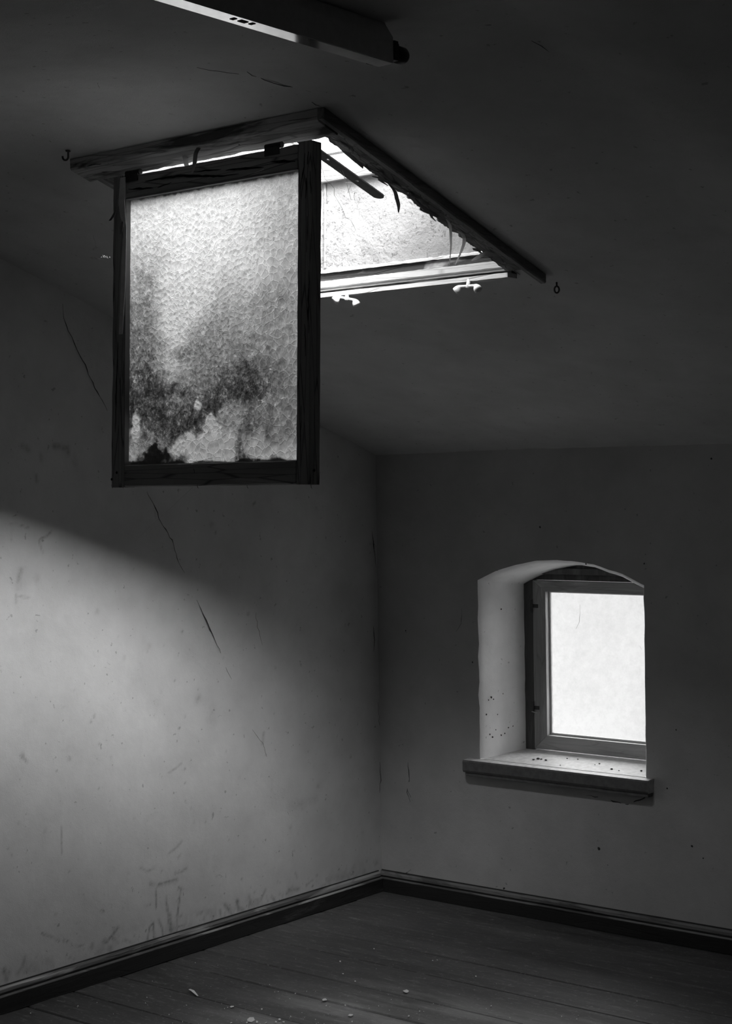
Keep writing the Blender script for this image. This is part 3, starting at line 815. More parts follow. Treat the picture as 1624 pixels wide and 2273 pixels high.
# lower frame of the opening, seen from the room: stacked bars
def bar_u(nm, mat, v0, z0, v1, z1, rag=0.0, n=70, label=None):
    bm = bmesh.new(); rings = []; seed = random.random()*50
    for i in range(n+1):
        u = OU0+(OU1-OU0)*i/n
        j = rag*noise.noise(Vector((u*45, seed, 0))); j2 = rag*noise.noise(Vector((u*80, seed+3, 0)))
        rings.append([bm.verts.new(p) for p in ((u, v0, z0+j), (u, v0+j2*0.6, z1+j2), (u, v1, z1+j2), (u, v1, z0+j))])
    for A, B in zip(rings, rings[1:]):
        for k in range(4): bm.faces.new((A[k], A[(k+1) % 4], B[(k+1) % 4], B[k]))
    bm.faces.new(rings[0][::-1]); bm.faces.new(rings[-1])
    o = obj(nm, bm, mat, sky)
    if label: o['label'] = label
    return o
M['pale_bar'] = old_wood('pale_bar_paint', 0.34, 0.58, 0, 0.26, 0.5)
bar_u('lower_frame_bar', 'pale_bar', 3.205, 1.8765, 3.245, 1.8872, 0.0004, label='smooth pale lower lip of the opening')
bar_u('lower_frame_bar', 'weathered', 3.222, 1.8875, 3.245, 1.8932, 0.0004)
bar_u('lower_frame_bar', 'pale_bar', 3.210, 1.8938, 3.245, 1.8995, 0.0009)
bar_u('lower_frame_bar', 'weathered', 3.218, 1.8998, 3.245, 1.9012, 0.0003)
bar_u('lower_frame_bar', 'pale_bar', 3.207, 1.9018, 3.245, 1.9175, 0.0010)
bar_u('lower_frame_bar', 'weathered', 3.213, 1.9185, 3.250, 1.9360, 0.0022, label='bare weathered wood bar with ragged paint')
bar_u('lower_frame_bar', 'pale_bar', 3.206, 1.9372, 3.250, 1.9428, 0.0012)
# shaft walls
def shaft_wall(nm, a, b, z_of, z1_of, axis, c, bulge=0.004, mat='shaft'):
    n, m_ = 90, 50; P = np.zeros((n, m_, 3))
    for i in range(n):
        s = a+(b-a)*i/(n-1)
        zl, zh = z_of(s), z1_of(s)
        for j in range(m_):
            z = zl+(zh-zl)*j/(m_-1)
            w = bulge*noise.noise(Vector((s*6, z*6, c)))+0.0016*noise.noise(Vector((s*40, z*40, c)))
            P[i, j] = (s, c+w, z) if axis == 0 else (c+w, s, z)
    return grid_mesh(nm, P, mat, parent=sky)
def TZ(v): return Z0-SL*v+SHAFT
shaft_wall('shaft_wall', OU0-0.02, OU1+0.02, lambda s: 1.9455+0.004*noise.noise(Vector((s*40, 3, 3))), lambda s: TZ(3.225), 0, 3.216)['label'] = 'flaking pale lower wall of the skylight shaft'
shaft_wall('shaft_wall', OV0-0.02, 3.25, lambda s: Z0-SL*s-0.001, lambda s: TZ(s), 1, OU0-0.004)
shaft_wall('shaft_wall', OV0-0.02, 3.25, lambda s: Z0-SL*s-0.001, lambda s: TZ(s), 1, OU1+0.004)
shaft_wall('shaft_wall', OU0-0.02, OU1+0.02, lambda s: Z0-SL*OV0-0.001, lambda s: TZ(OV0), 0, OV0-0.004)
# wooden corner bead and rail inside the shaft
bm = bmesh.new(); tube(bm, [(OU0+0.040, 3.214, 1.952), (OU0+0.046, 3.214, 2.164)], 0.0035, 6); 
o = obj('corner_bead', bm, 'shaft', sky)
bm = bmesh.new(); box(bm, (OU0+0.0, 3.200, 2.166), (OU1-0.0, 3.2155, 2.200)); bevel(bm, 0.004)
obj('upper_rail', bm, 'lip_u', sky)
# roof hatch rim at the top of the shaft
for a, b, c, d in [(OU0-0.06, OU1+0.06, OV0-0.06, OV0-0.005), (OU0-0.06, OU1+0.06, OV1+0.022, OV1+0.08)]:
    bm = bmesh.new(); hexa(bm, [sp(a, c, SHAFT-0.03), sp(b, c, SHAFT-0.03), sp(b, d, SHAFT-0.03), sp(a, d, SHAFT-0.03), sp(a, c, SHAFT+0.01), sp(b, c, SHAFT+0.01), sp(b, d, SHAFT+0.01), sp(a, d, SHAFT+0.01)])
    obj('hatch_rim', bm, 'steel', sky)
for a, b in [(OU0-0.06, OU0-0.007), (OU1+0.007, OU1+0.06)]:
    bm = bmesh.new(); c, d = OV0-0.004, OV1+0.021
    hexa(bm, [sp(a, c, SHAFT-0.03), sp(b, c, SHAFT-0.03), sp(b, d, SHAFT-0.03), sp(a, d, SHAFT-0.03), sp(a, c, SHAFT+0.01), sp(b, c, SHAFT+0.01), sp(b, d, SHAFT+0.01), sp(a, d, SHAFT+0.01)])
    obj('hatch_rim', bm, 'steel', sky)
# stay bar with holes, running down the slope inside the opening
bm = bmesh.new(); c, d = OV0-0.06, OV1+0.08  # first an unseen kerb, added to trim the skylight beam on the left wall
hexa(bm, [sp(OU1+0.007, c, SHAFT+0.011), sp(OU1+0.05, c, SHAFT+0.011), sp(OU1+0.05, d, SHAFT+0.011), sp(OU1+0.007, d, SHAFT+0.011), sp(OU1+0.007, c, SHAFT+0.17), sp(OU1+0.05, c, SHAFT+0.17), sp(OU1+0.05, d, SHAFT+0.17), sp(OU1+0.007, d, SHAFT+0.17)])
obj('added_light_kerb', bm, 'steel', sky)
def stay_bar():
    L = Vector((0, 1, -SL)).normalized()
    A = Vector(sp(-2.3, 2.60, 0.040)); n = 46; w = 0.0145; bm = bmesh.new()
    Lm = 0.318
    W = Vector((1, 0, 0)); N = L.cross(W).normalized()
    holes = [0.125, 0.228]; r = 0.0042
    top = []; bot = []
    # plate built as slices; slices crossing a hole split around it
    ss = sorted(set([0, Lm]+[h+r*math.cos(a*math.pi/6) for h in holes for a in range(7)]+[Lm-0.0145+0.0145*math.sin(a*math.pi/10) for a in range(6)]))
    def hw(s):
        e = s-(Lm-0.0145)
        return math.sqrt(max(1e-8, 0.0145**2-e*e)) if e > 0 else w
    def hh(s):
        for h in holes:
            if abs(s-h) < r: return math.sqrt(max(0, r*r-(s-h)**2))
        return 0.0
    def P(s, x, t): return A+L*s+W*x+N*t
    for a, b in zip(ss, ss[1:]):
        for sg in (-1, 1):
            q = [P(a, sg*hh(a), 0), P(a, sg*hw(a), 0), P(b, sg*hw(b), 0), P(b, sg*hh(b), 0)]
            hexa(bm, q+[p+N*0.003 for p in q])
    bmesh.ops.remove_doubles(bm, verts=bm.verts, dist=1e-5)
    return obj('stay_bar', bm, 'steel', sky)
stay_bar()['label'] = 'dark steel stay bar with round holes'
bm = bmesh.new(); tube(bm, [sp(-2.3, 2.62, 0.045), sp(-2.3, 2.56, 0.06), sp(-2.3, 2.545, 0.07)], 0.005, 8)
obj('stay_pivot', bm, 'steel', sky)
# turn buttons under the lower edge
def turn_button(c, ang, arm):
    cx = Vector(c); bm = bmesh.new()
    X = Vector((math.cos(ang), math.sin(ang), -SL*math.sin(ang))).normalized()
    Nn = Vector((0, -SL, -1)).normalized()
    Y = Nn.cross(X).normalized()
    pts = []; rs = []
    for k in range(-10, 11):
        t = k/10; s = arm*t
        drop = 0.010+0.006*(1-abs(t)**2)-0.026*0
        h = 0.012 - 0.020*abs(t)**2.2
        pts.append(cx+X*s*(1-0.12*abs(t)**6)+Nn*(0.013+0.013*sstep(0.5, 1.0, abs(t)))); rs.append(0.0036+0.0066*sstep(0.45, 0.80, abs(t))*(1-0.60*sstep(0.90, 1.0, abs(t))))
    tube(bm, pts, rs, 12)
    b = obj('turn_button', bm, 'brass', sky, True); b['label'] = 'pale two-lobed turn button'
    bm = bmesh.new(); tube(bm, [cx-Nn*0.004, cx+Nn*0.0165, cx+Nn*0.0185], [0.0048, 0.0048, 0.003], 12)
    obj('screw', bm, 'brass', b, True)
turn_button(at_depth(1040, 624, 3.208), math.radians(4), 0.037)
turn_button(at_depth(771, 652, 3.208), math.radians(38), 0.034)
# peeled curls of paint on the casing and the edge board
def curl(pix, v, widths, mat, parent, nm='paint_curl', th=0.0006, tilt=(0.6, 0.8, 0)):
    pts = []
    vv = v if isinstance(v, (list, tuple)) else [v]*len(pix)
    for (x, y), w in zip(pix, vv): pts.append(at_depth(x, y, w))
    # smooth the path
    fine = []
    for i in range(len(pts)-1):
        p0, p1, p2, p3 = pts[max(i-1, 0)], pts[i], pts[i+1], pts[min(i+2, len(pts)-1)]
        for k in range(5):
            t = k/5
            fine.append(0.5*((2*p1)+(-p0+p2)*t+(2*p0-5*p1+4*p2-p3)*t*t+(-p0+3*p1-3*p2+p3)*t**3))
    fine.append(pts[-1])
    ws = [np.interp(i/(len(fine)-1), np.linspace(0, 1, len(widths)), widths) for i in range(len(fine))]
    bm = bmesh.new(); ribbon(bm, fine, tilt, ws, Vector(tilt).cross(Vector((0, 0, 1))), th)
    return obj(nm, bm, mat, parent)
W1 = 0.001
curl([(866, 412), (876, 425), (880, 440), (884, 455), (884, 472)], [2.76, 2.755, 2.75, 2.75, 2.75], [5*W1, 8*W1, 9*W1, 8*W1, 2*W1], 'curl_dark', sky)
curl([(990, 486), (998, 500), (1000, 522), (1000, 550), (997, 588)], [2.93, 2.925, 2.92, 2.92, 2.92], [3*W1, 7*W1, 6*W1, 4*W1, 1*W1], 'curl', sky)
curl([(1014, 512), (1026, 520), (1030, 534), (1024, 556), (1010, 588)], [2.96, 2.955, 2.95, 2.95, 2.95], [4*W1, 8*W1, 8*W1, 6*W1, 1*W1], 'curl', sky)
curl([(1108, 568), (1092, 565), (1075, 564), (1058, 572), (1046, 578)], [3.07, 3.065, 3.06, 3.06, 3.06], [3*W1, 8*W1, 12*W1, 10*W1, 2*W1], 'curl_dark', sky, tilt=(0.1, 0.1, 1))
curl([(745, 320), (764, 336), (784, 352), (806, 372)], [2.60, 2.615, 2.63, 2.65], [3*W1, 8*W1, 10*W1, 6*W1], 'curl_dark', sky, tilt=(0.1, 0.1, 1))
curl([(920, 440), (945, 466), (972, 482)], [2.80, 2.83, 2.86], [3*W1, 10*W1, 4*W1], 'curl_dark', sky, tilt=(0.1, 0.1, 1))
curl([(448, 325), (440, 330), (434, 342), (432, 360), (426, 385)], [2.50, 2.485, 2.48, 2.478, 2.478], [6*W1, 10*W1, 9*W1, 9*W1, 3*W1], 'curl_dark', sky)
curl([(404, 336), (410, 345), (414, 368), (420, 376)], [2.51, 2.508, 2.506, 2.504], [10*W1, 13*W1, 10*W1, 3*W1], 'curl', sky)

for pix, w in [([(183, 377), (196, 369), (212, 364), (230, 364), (250, 360)], 0.003), ([(306, 351), (318, 348), (340, 347), (354, 348)], 0.003), ([(218, 382), (238, 381)], 0.004), ([(174, 378), (190, 384)], 0.006),
               ([(506, 328), (520, 322), (540, 320)], 0.005), ([(560, 298), (590, 294), (620, 291)], 0.0016), ([(620, 290), (660, 286), (700, 283)], 0.0016), ([(640, 268), (690, 262)], 0.0014)]:
    bm = bmesh.new(); pts = jag([on_slope(x, y, 0.0235) for x, y in pix], 0.01, 0.0006)
    flow_ribbon(bm, pts, [w*math.sin(math.pi*(i+0.5)/len(pts))+0.0003 for i in range(len(pts))], (0, -SL, -1), 0.0004)
    obj('split', bm, 'black', o_head)
for k in range(16):
    v0_ = 2.56+k*0.038+random.uniform(-0.01, 0.01); ln = random.uniform(0.03, 0.08)
    if v0_+ln > 3.18: continue
    u_ = random.uniform(-2.168, -2.145); d_ = random.uniform(-0.020, -0.013); bm = bmesh.new()
    pts = [sp(u_+0.004*math.sin(q*2.1+k), v0_+ln*q/5, d_+0.004*math.sin(q*0.6)) for q in range(6)]
    flow_ribbon(bm, pts, [0.002, 0.008, 0.011, 0.009, 0.006, 0.002], (0, -SL, -1), 0.0010)
    obj('splinter', bm, 'lip_v', sky)
# ------------------------------------------------------------------ hanging sash
SU0, SU1 = -2.737, -2.156
ZT, ZB = 2.086, 1.401
VT, VBt = 2.499, 2.476
Ls = math.hypot(ZT-ZB, VT-VBt); Wd = SU1-SU0; TH = 0.030
sash = thing('hanging_sash', (SU0, VT, ZT), 'open glazed sash with dark cracked frame hanging down from the skylight', 'window sash')
DZ = Vector((0, VBt-VT, ZB-ZT)).normalized()         # down along the sash
DN = Vector((1, 0, 0)).cross(DZ).normalized()        # out of the sash
if DN.y > 0: DN = -DN                                 # towards the camera side
def sw(a, b, c=0.0):
    """sash coordinates: a across from the left edge, b down from the top, c behind the front face"""
    return Vector((SU0+a, VT, ZT))+DZ*b-DN*c
def sash_board(nm, mat, a0, a1, b0, b1, c0, c1, along, rough=0.0012, parent=None, n=40):
    bm = bmesh.new(); rings = []; seed = random.random()*99
    for i in range(n+1):
        t = i/n
        e0 = rough*noise.noise(Vector((t*15, seed, 1))); e1 = rough*noise.noise(Vector((t*15, seed, 5)))
        fz = rough*0.5*noise.noise(Vector((t*11, seed, 9))); bv_ = 0.0025
        if along == 0: q = lambda s, c: sw(a0+(a1-a0)*t, s, c); s0, s1 = b0+e0, b1+e1
        else: q = lambda s, c: sw(s, b0+(b1-b0)*t, c); s0, s1 = a0+e0, a1+e1
        rings.append([bm.verts.new(p) for p in (q(s0, c1), q(s0, c0+bv_), q(s0+bv_, c0+fz), q((s0+s1)/2, c0+fz), q(s1-bv_, c0+fz), q(s1, c0+bv_), q(s1, c1))])
    for A, B in zip(rings, rings[1:]):
        for k in range(7): bm.faces.new((A[k], A[(k+1) % 7], B[(k+1) % 7], B[k]))
    bm.faces.new(rings[0][::-1]); bm.faces.new(rings[-1])
    return obj(nm, bm, mat, parent or sash)
ga0, ga1 = -2.694-SU0, -2.193-SU0
gb0, gb1 = 0.052, Ls-0.049
sash_board('stile', 'wood_z', 0.0, ga0, 0.0, Ls, 0.0, TH, 1, 0.0022)
sash_board('stile', 'wood_z', ga1, Wd, 0.0, Ls, 0.0, TH, 1)
sash_board('rail', 'wood_u', ga0+0.0004, ga1-0.0004, 0.003, gb0, 0.0005, TH, 0)
sash_board('rail', 'wood_u', ga0+0.0004, ga1-0.0004, gb1, Ls-0.001, 0.0005, TH, 0, 0.0005)
# drying cracks in the frame, each a groove-dark sliver
def slit(pix, w, ln=0.0):
    pts = []
    for x, y in pix:
        d = ray(x, y); o0 = sw(0, 0, -0.0004)
        pts.append(CAMPOS+d*((o0-CAMPOS).dot(DN)/d.dot(DN)))
    pts2 = jag(pts, 0.010, 0.0006)
    ws = [w*math.sin(math.pi*(i+0.5)/len(pts2))*random.uniform(0.6, 1.3)+0.0003 for i in range(len(pts2))]
    bm = bmesh.new(); flow_ribbon(bm, pts2, ws, DN, 0.0004)
    obj('split', bm, 'black', sash)
for pix, w in [([(322, 402), (360, 396), (400, 390), (440, 391), (490, 391), (530, 386)], 0.005), ([(285, 420), (310, 419), (340, 417)], 0.004), ([(350, 416), (380, 405)], 0.002),
               ([(500, 378), (545, 374), (585, 371)], 0.005), ([(600, 360), (630, 358), (655, 358)], 0.005), ([(430, 382), (455, 378), (490, 376)], 0.003),
               ([(676, 340), (674, 370), (669, 400), (666, 420)], 0.0025), ([(684, 336), (682, 365)], 0.0018), ([(679, 395), (680, 420), (678, 440)], 0.0022), ([(688, 380), (690, 430)], 0.0018),
               ([(682, 480), (680, 560)], 0.0016), ([(686, 600), (684, 700)], 0.0014), ([(676, 720), (678, 790)], 0.0016), ([(684, 640), (683, 690), (685, 740)], 0.002), ([(274, 800), (272, 880)], 0.0014), ([(262, 760), (258, 860), (256, 960)], 0.0030), ([(668, 900), (667, 980)], 0.0012), ([(430, 1040), (432, 1050)], 0.0014)]:
    slit(pix, w)
# putty line around the glass and mould-dark edge
for a0, a1, b0, b1 in [(ga0-0.001, ga1, gb0-0.001, gb0+0.0022), (ga0-0.001, ga0+0.0016, gb0, gb1)]:
    bm = bmesh.new(); P8 = [sw(a0, b0, -0.0012), sw(a1, b0, -0.0012), sw(a1, b1, -0.0012), sw(a0, b1, -0.0012), sw(a0, b0, 0.012), sw(a1, b0, 0.012), sw(a1, b1, 0.012), sw(a0, b1, 0.012)]
    hexa(bm, P8); o = obj('putty_line', bm, 'curl_dark', sash)
# glass pane: grime and light falloff both held in the tone table
GREY = np.array([
 [205, 225, 232, 235, 240, 236, 232, 215],
 [205, 215, 225, 228, 228, 222, 205, 190],
 [180, 192, 212, 228, 226, 222, 185, 168],
 [150, 160, 205, 212, 208, 210, 178, 165],
 [125, 130, 216, 206, 186, 178, 165, 152],
 [108, 118, 216, 180, 152, 152, 132, 150],
 [ 95, 105, 214, 122, 125, 142, 128, 142],
 [ 90,  88, 196, 108, 122, 110, 122, 132],
 [ 82,  58, 120, 105,  88,  72, 104, 126],
 [ 56,  55,  62,  58,  46, 108, 106, 120],
 [110,  80,  62,  70, 170,  80, 108, 118],
 [150, 120, 135, 165, 180, 150, 158, 165],
 [ 60,  22,  60, 150,  70,  40,  55, 150]], float)
ROWY = np.array([235, 400, 560, 720, 880, 1040, 1200, 1360, 1520, 1680, 1840, 1965, 2040], float)
ROWT = (ROWY-235)/(2045-235)
COLT = np.linspace(0, 1, 8)
n, m_ = 250, 290
A1 = np.linspace(0, 1, n); B1 = np.linspace(0, 1, m_)
rowi = np.array([[np.interp(b, ROWT, GREY[:, c]) for c in range(8)] for b in B1])      # m_ x 8
img = np.array([np.interp(A1, COLT, rowi[j]) for j in range(m_)]).T                      # n x m_
AA, BB = np.meshgrid(A1, B1, indexing='ij')
# wobble the lookup so patches get ragged outlines
wa = AA+0.05*(vnoise(AA*1.0, BB, 9, 21)-0.5)+0.035*(vnoise(AA, BB, 27, 22)-0.5)
wb_ = BB+0.05*(vnoise(AA, BB, 9, 23)-0.5)+0.045*(vnoise(AA, BB, 27, 24)-0.5)
ia = np.clip(wa, 0, 1)*(n-1); ib = np.clip(wb_, 0, 1)*(m_-1)
img = img[np.round(ia).astype(int), np.round(ib).astype(int)]
def blob(cx, cy, rx, ry, val, soft=0.35, sd=0):
    """cx.. in the pane's own 0-1 frame; pulls the tone towards val"""
    global img
    d = np.hypot((AA-cx)/rx, (BB-cy)/ry)+0.9*(vnoise(AA, BB, 24, 31+sd)-0.5)+0.5*(vnoise(AA, BB, 60, 41+sd)-0.5)
    k = 1/(1+np.exp((d-1)/soft*4))
    img = img*(1-k)+val*k
blob(0.19, 0.985, 0.075, 0.06, 12, 0.2, 1); blob(0.05, 1.0, 0.10, 0.02, 18, 0.3, 2)
blob(0.33, 0.60, 0.05, 0.018, 80, 2.2, 3)
blob(0.50, 0.87, 0.055, 0.045, 205, 0.3, 5); blob(0.42, 0.93, 0.16, 0.035, 175, 0.4, 6); blob(0.41, 0.985, 0.05, 0.02, 195, 0.3, 7)
blob(0.54, 0.95, 0.03, 0.05, 190, 0.4, 14); blob(0.62, 0.82, 0.06, 0.05, 120, 0.6, 8); blob(0.05, 0.86, 0.022, 0.05, 190, 0.5, 9)
blob(0.43, 0.785, 0.02, 0.014, 190, 0.5, 10); blob(0.70, 0.745, 0.10, 0.030, 52, 1.3, 11); blob(0.20, 0.73, 0.10, 0.022, 48, 1.3, 12); blob(0.66, 0.96, 0.02, 0.05, 70, 0.6, 13)
blob(0.015, 0.76, 0.018, 0.12, 60, 0.6, 15)
tlin = (np.clip(img, 3, 252)/255)**2.2
# mould rim at the very bottom and along the top putty
rim = np.clip((1-BB-0.004-0.016*vnoise(AA, BB*0, 16, 51))/0.006, 0, 1)
rim2 = np.clip((BB-0.006-0.010*vnoise(AA, BB*0, 50, 52))/0.006, 0, 1)
tlin = tlin*(0.04+0.96*rim)*(0.10+0.90*rim2)
PANE_GAIN = 1.0+2.2*BB              # transmission raised towards the bottom to make up for the fading light
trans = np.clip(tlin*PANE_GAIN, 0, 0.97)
cs_ = np.clip((AA-0.62)/0.25, 0, 1)*np.clip((BB-0.12)/0.2, 0, 1)
cs_ = np.maximum(cs_, np.clip((BB-0.86)/0.05, 0, 1)*np.clip((AA-0.3)/0.1, 0, 1))
P = np.zeros((n, m_, 3))
base_ = np.array(sw(ga0-0.004, gb0-0.004, 0.013)); ex = np.array(Vector((1, 0, 0))); ez = np.array(DZ)
P = base_[None, None]+AA[..., None]*(ga1-ga0+0.008)*ex+BB[..., None]*(gb1-gb0+0.008)*ez
gl = grid_mesh('glass_pane', P, 'sash_glass', {'transmit': trans, 'cellsize': (cs_ > 0.5).astype(float)}, parent=sash)
gl['label'] = 'hammered frosted pane streaked with dark grime'
bm = bmesh.new()
vq = [bm.verts.new(sw(a, b, 0.0165)) for a, b in ((ga0-0.004, gb0-0.004), (ga1+0.004, gb0-0.004), (ga1+0.004, gb1+0.004), (ga0-0.004, gb1+0.004))]
bm.faces.new(vq); obj('glass_back_face', bm, 'clear', sash)
# hinges between sash and head casing
for a in (0.060, 0.475):
    bm = bmesh.new()
    tube(bm, [sw(a-0.022, -0.004, 0.006), sw(a+0.022, -0.004, 0.006)], 0.0062, 10)
    P8 = [sw(a-0.02, 0.0, -0.0016), sw(a+0.02, 0.0, -0.0016), sw(a+0.02, 0.016, -0.0016), sw(a-0.02, 0.016, -0.0016), sw(a-0.02, 0.0, 0.001), sw(a+0.02, 0.0, 0.001), sw(a+0.02, 0.016, 0.001), sw(a-0.02, 0.016, 0.001)]
    hexa(bm, P8)
    obj('hinge', bm, 'steel', sash)
# long strip of paint peeling off the left stile, loose flakes, nails
def sash_curl(pix, c, widths, mat, nm='paint_strip', th=0.0007):
    fine = []
    for i, (x, y) in enumerate(pix):
        d = ray(x, y); cc = c[i] if isinstance(c, (list, tuple)) else c
        o0 = sw(0, 0, -cc); fine.append(CAMPOS+d*((o0-CAMPOS).dot(DN)/d.dot(DN)))
    bm = bmesh.new(); ribbon(bm, fine, (1, 0, 0.0), [w*0.001 for w in widths], DN, th)
    return obj(nm, bm, mat, sash)
M['strip'] = plain('loose_grey_paint', 0.75, 0.6, 0, 60, 0.1)
sash_curl([(273, 394), (272, 420), (270, 450), (273, 480), (278, 505), (277, 530), (275, 580), (273, 640), (270, 700), (268, 742)], [0.006, 0.006, 0.008, 0.006, 0.004, 0.004, 0.006, 0.007, 0.006, 0.004], [16, 19, 20, 16, 8, 10, 14, 14, 13, 12], 'strip')['label'] = 'long grey paint strip peeling off the stile'
sash_curl([(262, 458), (256, 470), (250, 482), (244, 490)], [0.004, 0.007, 0.010, 0.012], [3, 7, 9, 8], 'curl_dark', 'paint_flake')
sash_curl([(272, 492), (270, 505), (268, 520)], [0.010, 0.010, 0.008], [8, 10, 3], 'curl_dark', 'paint_flake')
sash_curl([(550, 385), (565, 384), (580, 378), (586, 375)], [0.004, 0.005, 0.005, 0.004], [4, 5, 6, 3], 'strip', 'paint_flake')
for x, y in [(259, 1049), (248, 1064), (697, 1044)]:
    d = ray(x, y); o0 = sw(0, 0, -0.0003); p = CAMPOS+d*((o0-CAMPOS).dot(DN)/d.dot(DN))
    bm = bmesh.new(); tube(bm, [p, p+DN*0.0012], [0.0032, 0.0024], 10)
    obj('nail_head', bm, 'black', sash)
for x in (248, 272, 438, 548, 690):
    pt = onp(x, 1080, DN, sw(0, 0, 0).dot(DN))
    bm = bmesh.new(); tube(bm, [pt+Vector((0, 0, 0.004)), pt+Vector((0.001, 0, -0.002)), pt+Vector((0.003, 0, -0.004))], [0.0012, 0.0008, 0.0004], 6)
    obj('splinter', bm, 'wood_z', sash)

# ------------------------------------------------------------------ fluorescent batten
LZ = 2.12; LU0, LU1 = -1.781, -1.749; LV0, LV1 = 0.95, 2.245
lamp = thing('fluorescent_batten', ((LU0+LU1)/2, (LV0+LV1)/2, LZ), 'bare grey fluorescent batten without its tube, fixed to the ceiling', 'lamp')
bm = bmesh.new()
h1, h2 = LZ+0.0442, ZFLAT-0.002
prof = [(LU0, LZ+0.0006), (LU1, LZ+0.0006), (LU1, h1), (LU1-0.006, h2-0.004), (LU1-0.008, h2), (LU0+0.008, h2), (LU0+0.006, h2-0.004), (LU0, h1)]
A = [bm.verts.new((u, LV0, z)) for u, z in prof]; B = [bm.verts.new((u, LV1-(0.012 if z > h1+0.001 else 0), z)) for u, z in prof]
for k in range(8): bm.faces.new((A[k], A[(k+1) % 8], B[(k+1) % 8], B[k]))
bm.faces.new(A[::-1]); bm.faces.new(B)
obj('housing', bm, 'lamp_side', lamp)
bm = bmesh.new(); box(bm, (LU0, LV0+0.001, LZ-0.0008), (LU1, LV1-0.001, LZ+0.0005)); bevel(bm, 0.0003, 1)
o = obj('bottom_tray', bm, 'lamp_bottom', lamp); o['label'] = 'glossy metal tray strip catching the light'
for px, py, wx in [(518, 42, 0.0065), (539, 48, 0.0130), (559, 53, 0.0060)]:
    p = onp(px, py, (0, 0, 1), LZ-0.001)
    bm = bmesh.new(); box(bm, (p.x-(0.0050 if wx < 0.015 else 0.0115), p.y-wx*0.62, LZ-0.0016), (p.x+(0.0050 if wx < 0.015 else 0.0115), p.y+wx*0.62, LZ-0.0009)); bevel(bm, 0.0003, 1)
    o = obj('fixing_hole', bm, 'black', lamp)
# lampholder and starter at the end
bm = bmesh.new(); box(bm, (LU1-0.026, LV1+0.0003, LZ+0.006), (LU1+0.002, LV1+0.013, LZ+0.040)); bevel(bm, 0.002)
hold = obj('lampholder', bm, 'bakelite', lamp)
for dz in (0.012, 0.022, 0.031):
    bm = bmesh.new(); box(bm, (LU1+0.0021, LV1+0.0015, LZ+dz), (LU1+0.0036, LV1+0.0115, LZ+dz+0.0035)); obj('rib', bm, 'bakelite', hold)
bm = bmesh.new(); tube(bm, [(LU1-0.012, LV1+0.0132, LZ+0.022), (LU1-0.012, LV1+0.040, LZ+0.022), (LU1-0.012, LV1+0.046, LZ+0.022), (LU1-0.012, LV1+0.048, LZ+0.022)], [0.0150, 0.0150, 0.0120, 0.006], 20)
obj('starter', bm, 'bakelite', lamp, True)
bm = bmesh.new(); p = onp(799, 146, (0, 0, 1), LZ+0.003)
box(bm, (LU0-0.010, p.y-0.008, LZ+0.001), (LU0+0.001, p.y+0.010, LZ+0.012)); bevel(bm, 0.003)
obj('cover_clip', bm, 'bakelite', lamp)

# ------------------------------------------------------------------ hooks
def find_ceiling(x, y):
    p = on_slope(x, y, 0)
    for _ in range(15):
        d = ray(x, y); zz = ceil_z(p.x, p.y); p = CAMPOS+d*((zz-CAMPOS.z)/d.z)
    return p
c1 = find_ceiling(151, 335)
h1_ = thing('ceiling_hook', c1, 'small dark screw hook in the ceiling at the left end of the casing', 'hook', 'ceiling hooks beside the skylight')
bm = bmesh.new(); pts = [c1+Vector((0, 0, 0.003)), c1+Vector((0.0, 0, -0.010))]
RD = Vector((RT.x, RT.y, 0)).normalized()
for k in range(0, 9):
    a = math.radians(0-k*24); pts.append(c1+Vector((0, 0, -0.013))+RD*(-0.0062+0.0062*math.cos(a))+Vector((0, 0, 0.0075*math.sin(a))))
tube(bm, pts, 0.0022, 8); obj('hook', bm, 'steel', h1_, True)
bm = bmesh.new(); tube(bm, [c1+Vector((0, 0, 0.001)), c1+Vector((0, 0, -0.0020))], [0.0065, 0.005], 12); obj('plate', bm, 'steel', h1_)
c2 = find_ceiling(1235, 629)
h2_ = thing('ceiling_hook', c2, 'small dark screw eye in the ceiling past the lower end of the right casing', 'hook', 'ceiling hooks beside the skylight')
bm = bmesh.new(); tube(bm, [c2+Vector((0, 0, 0.003)), c2+Vector((0, 0, -0.007))], 0.0022, 8)
pts = [c2+Vector((0, 0, -0.0145))+RD*(0.0055*math.sin(k*math.pi/8))+Vector((0, 0, 0.0078*math.cos(k*math.pi/8))) for k in range(17)]
tube(bm, pts, 0.0021, 8, False); obj('eye', bm, 'steel', h2_, True)

# ------------------------------------------------------------------ cobwebs
def web(name, label, lines, r=0.00035):
    root = None; bm = bmesh.new()
    for l in lines: tube(bm, l, r, 4)
    o = obj(name, bm, 'web'); tag(o, label, 'cobweb'); return o
L_ = lambda x, y: on_left(x, y, 0.25)
web('cobweb', 'faint wisp of cobweb beside the left edge of the hanging sash', [jag([at_depth(247, 572, 2.49), at_depth(228, 569, 2.6), at_depth(218, 575, 2.7), at_depth(200, 571, 2.8)], 0.006, 0.003), jag([at_depth(207, 520, 2.72), at_depth(211, 545, 2.72), at_depth(213, 552, 2.72)], 0.006, 0.002), jag([at_depth(207, 550, 2.72), at_depth(211, 545, 2.72), at_depth(216, 550, 2.72)], 0.003, 0.002)])
web('cobweb', 'long single cobweb thread running down from the sash bottom', [[at_depth(428, 1081, 2.48), at_depth(380, 1126, 2.58), at_depth(331, 1170, 2.70), at_depth(300, 1200, 2.8)]], 0.0002)
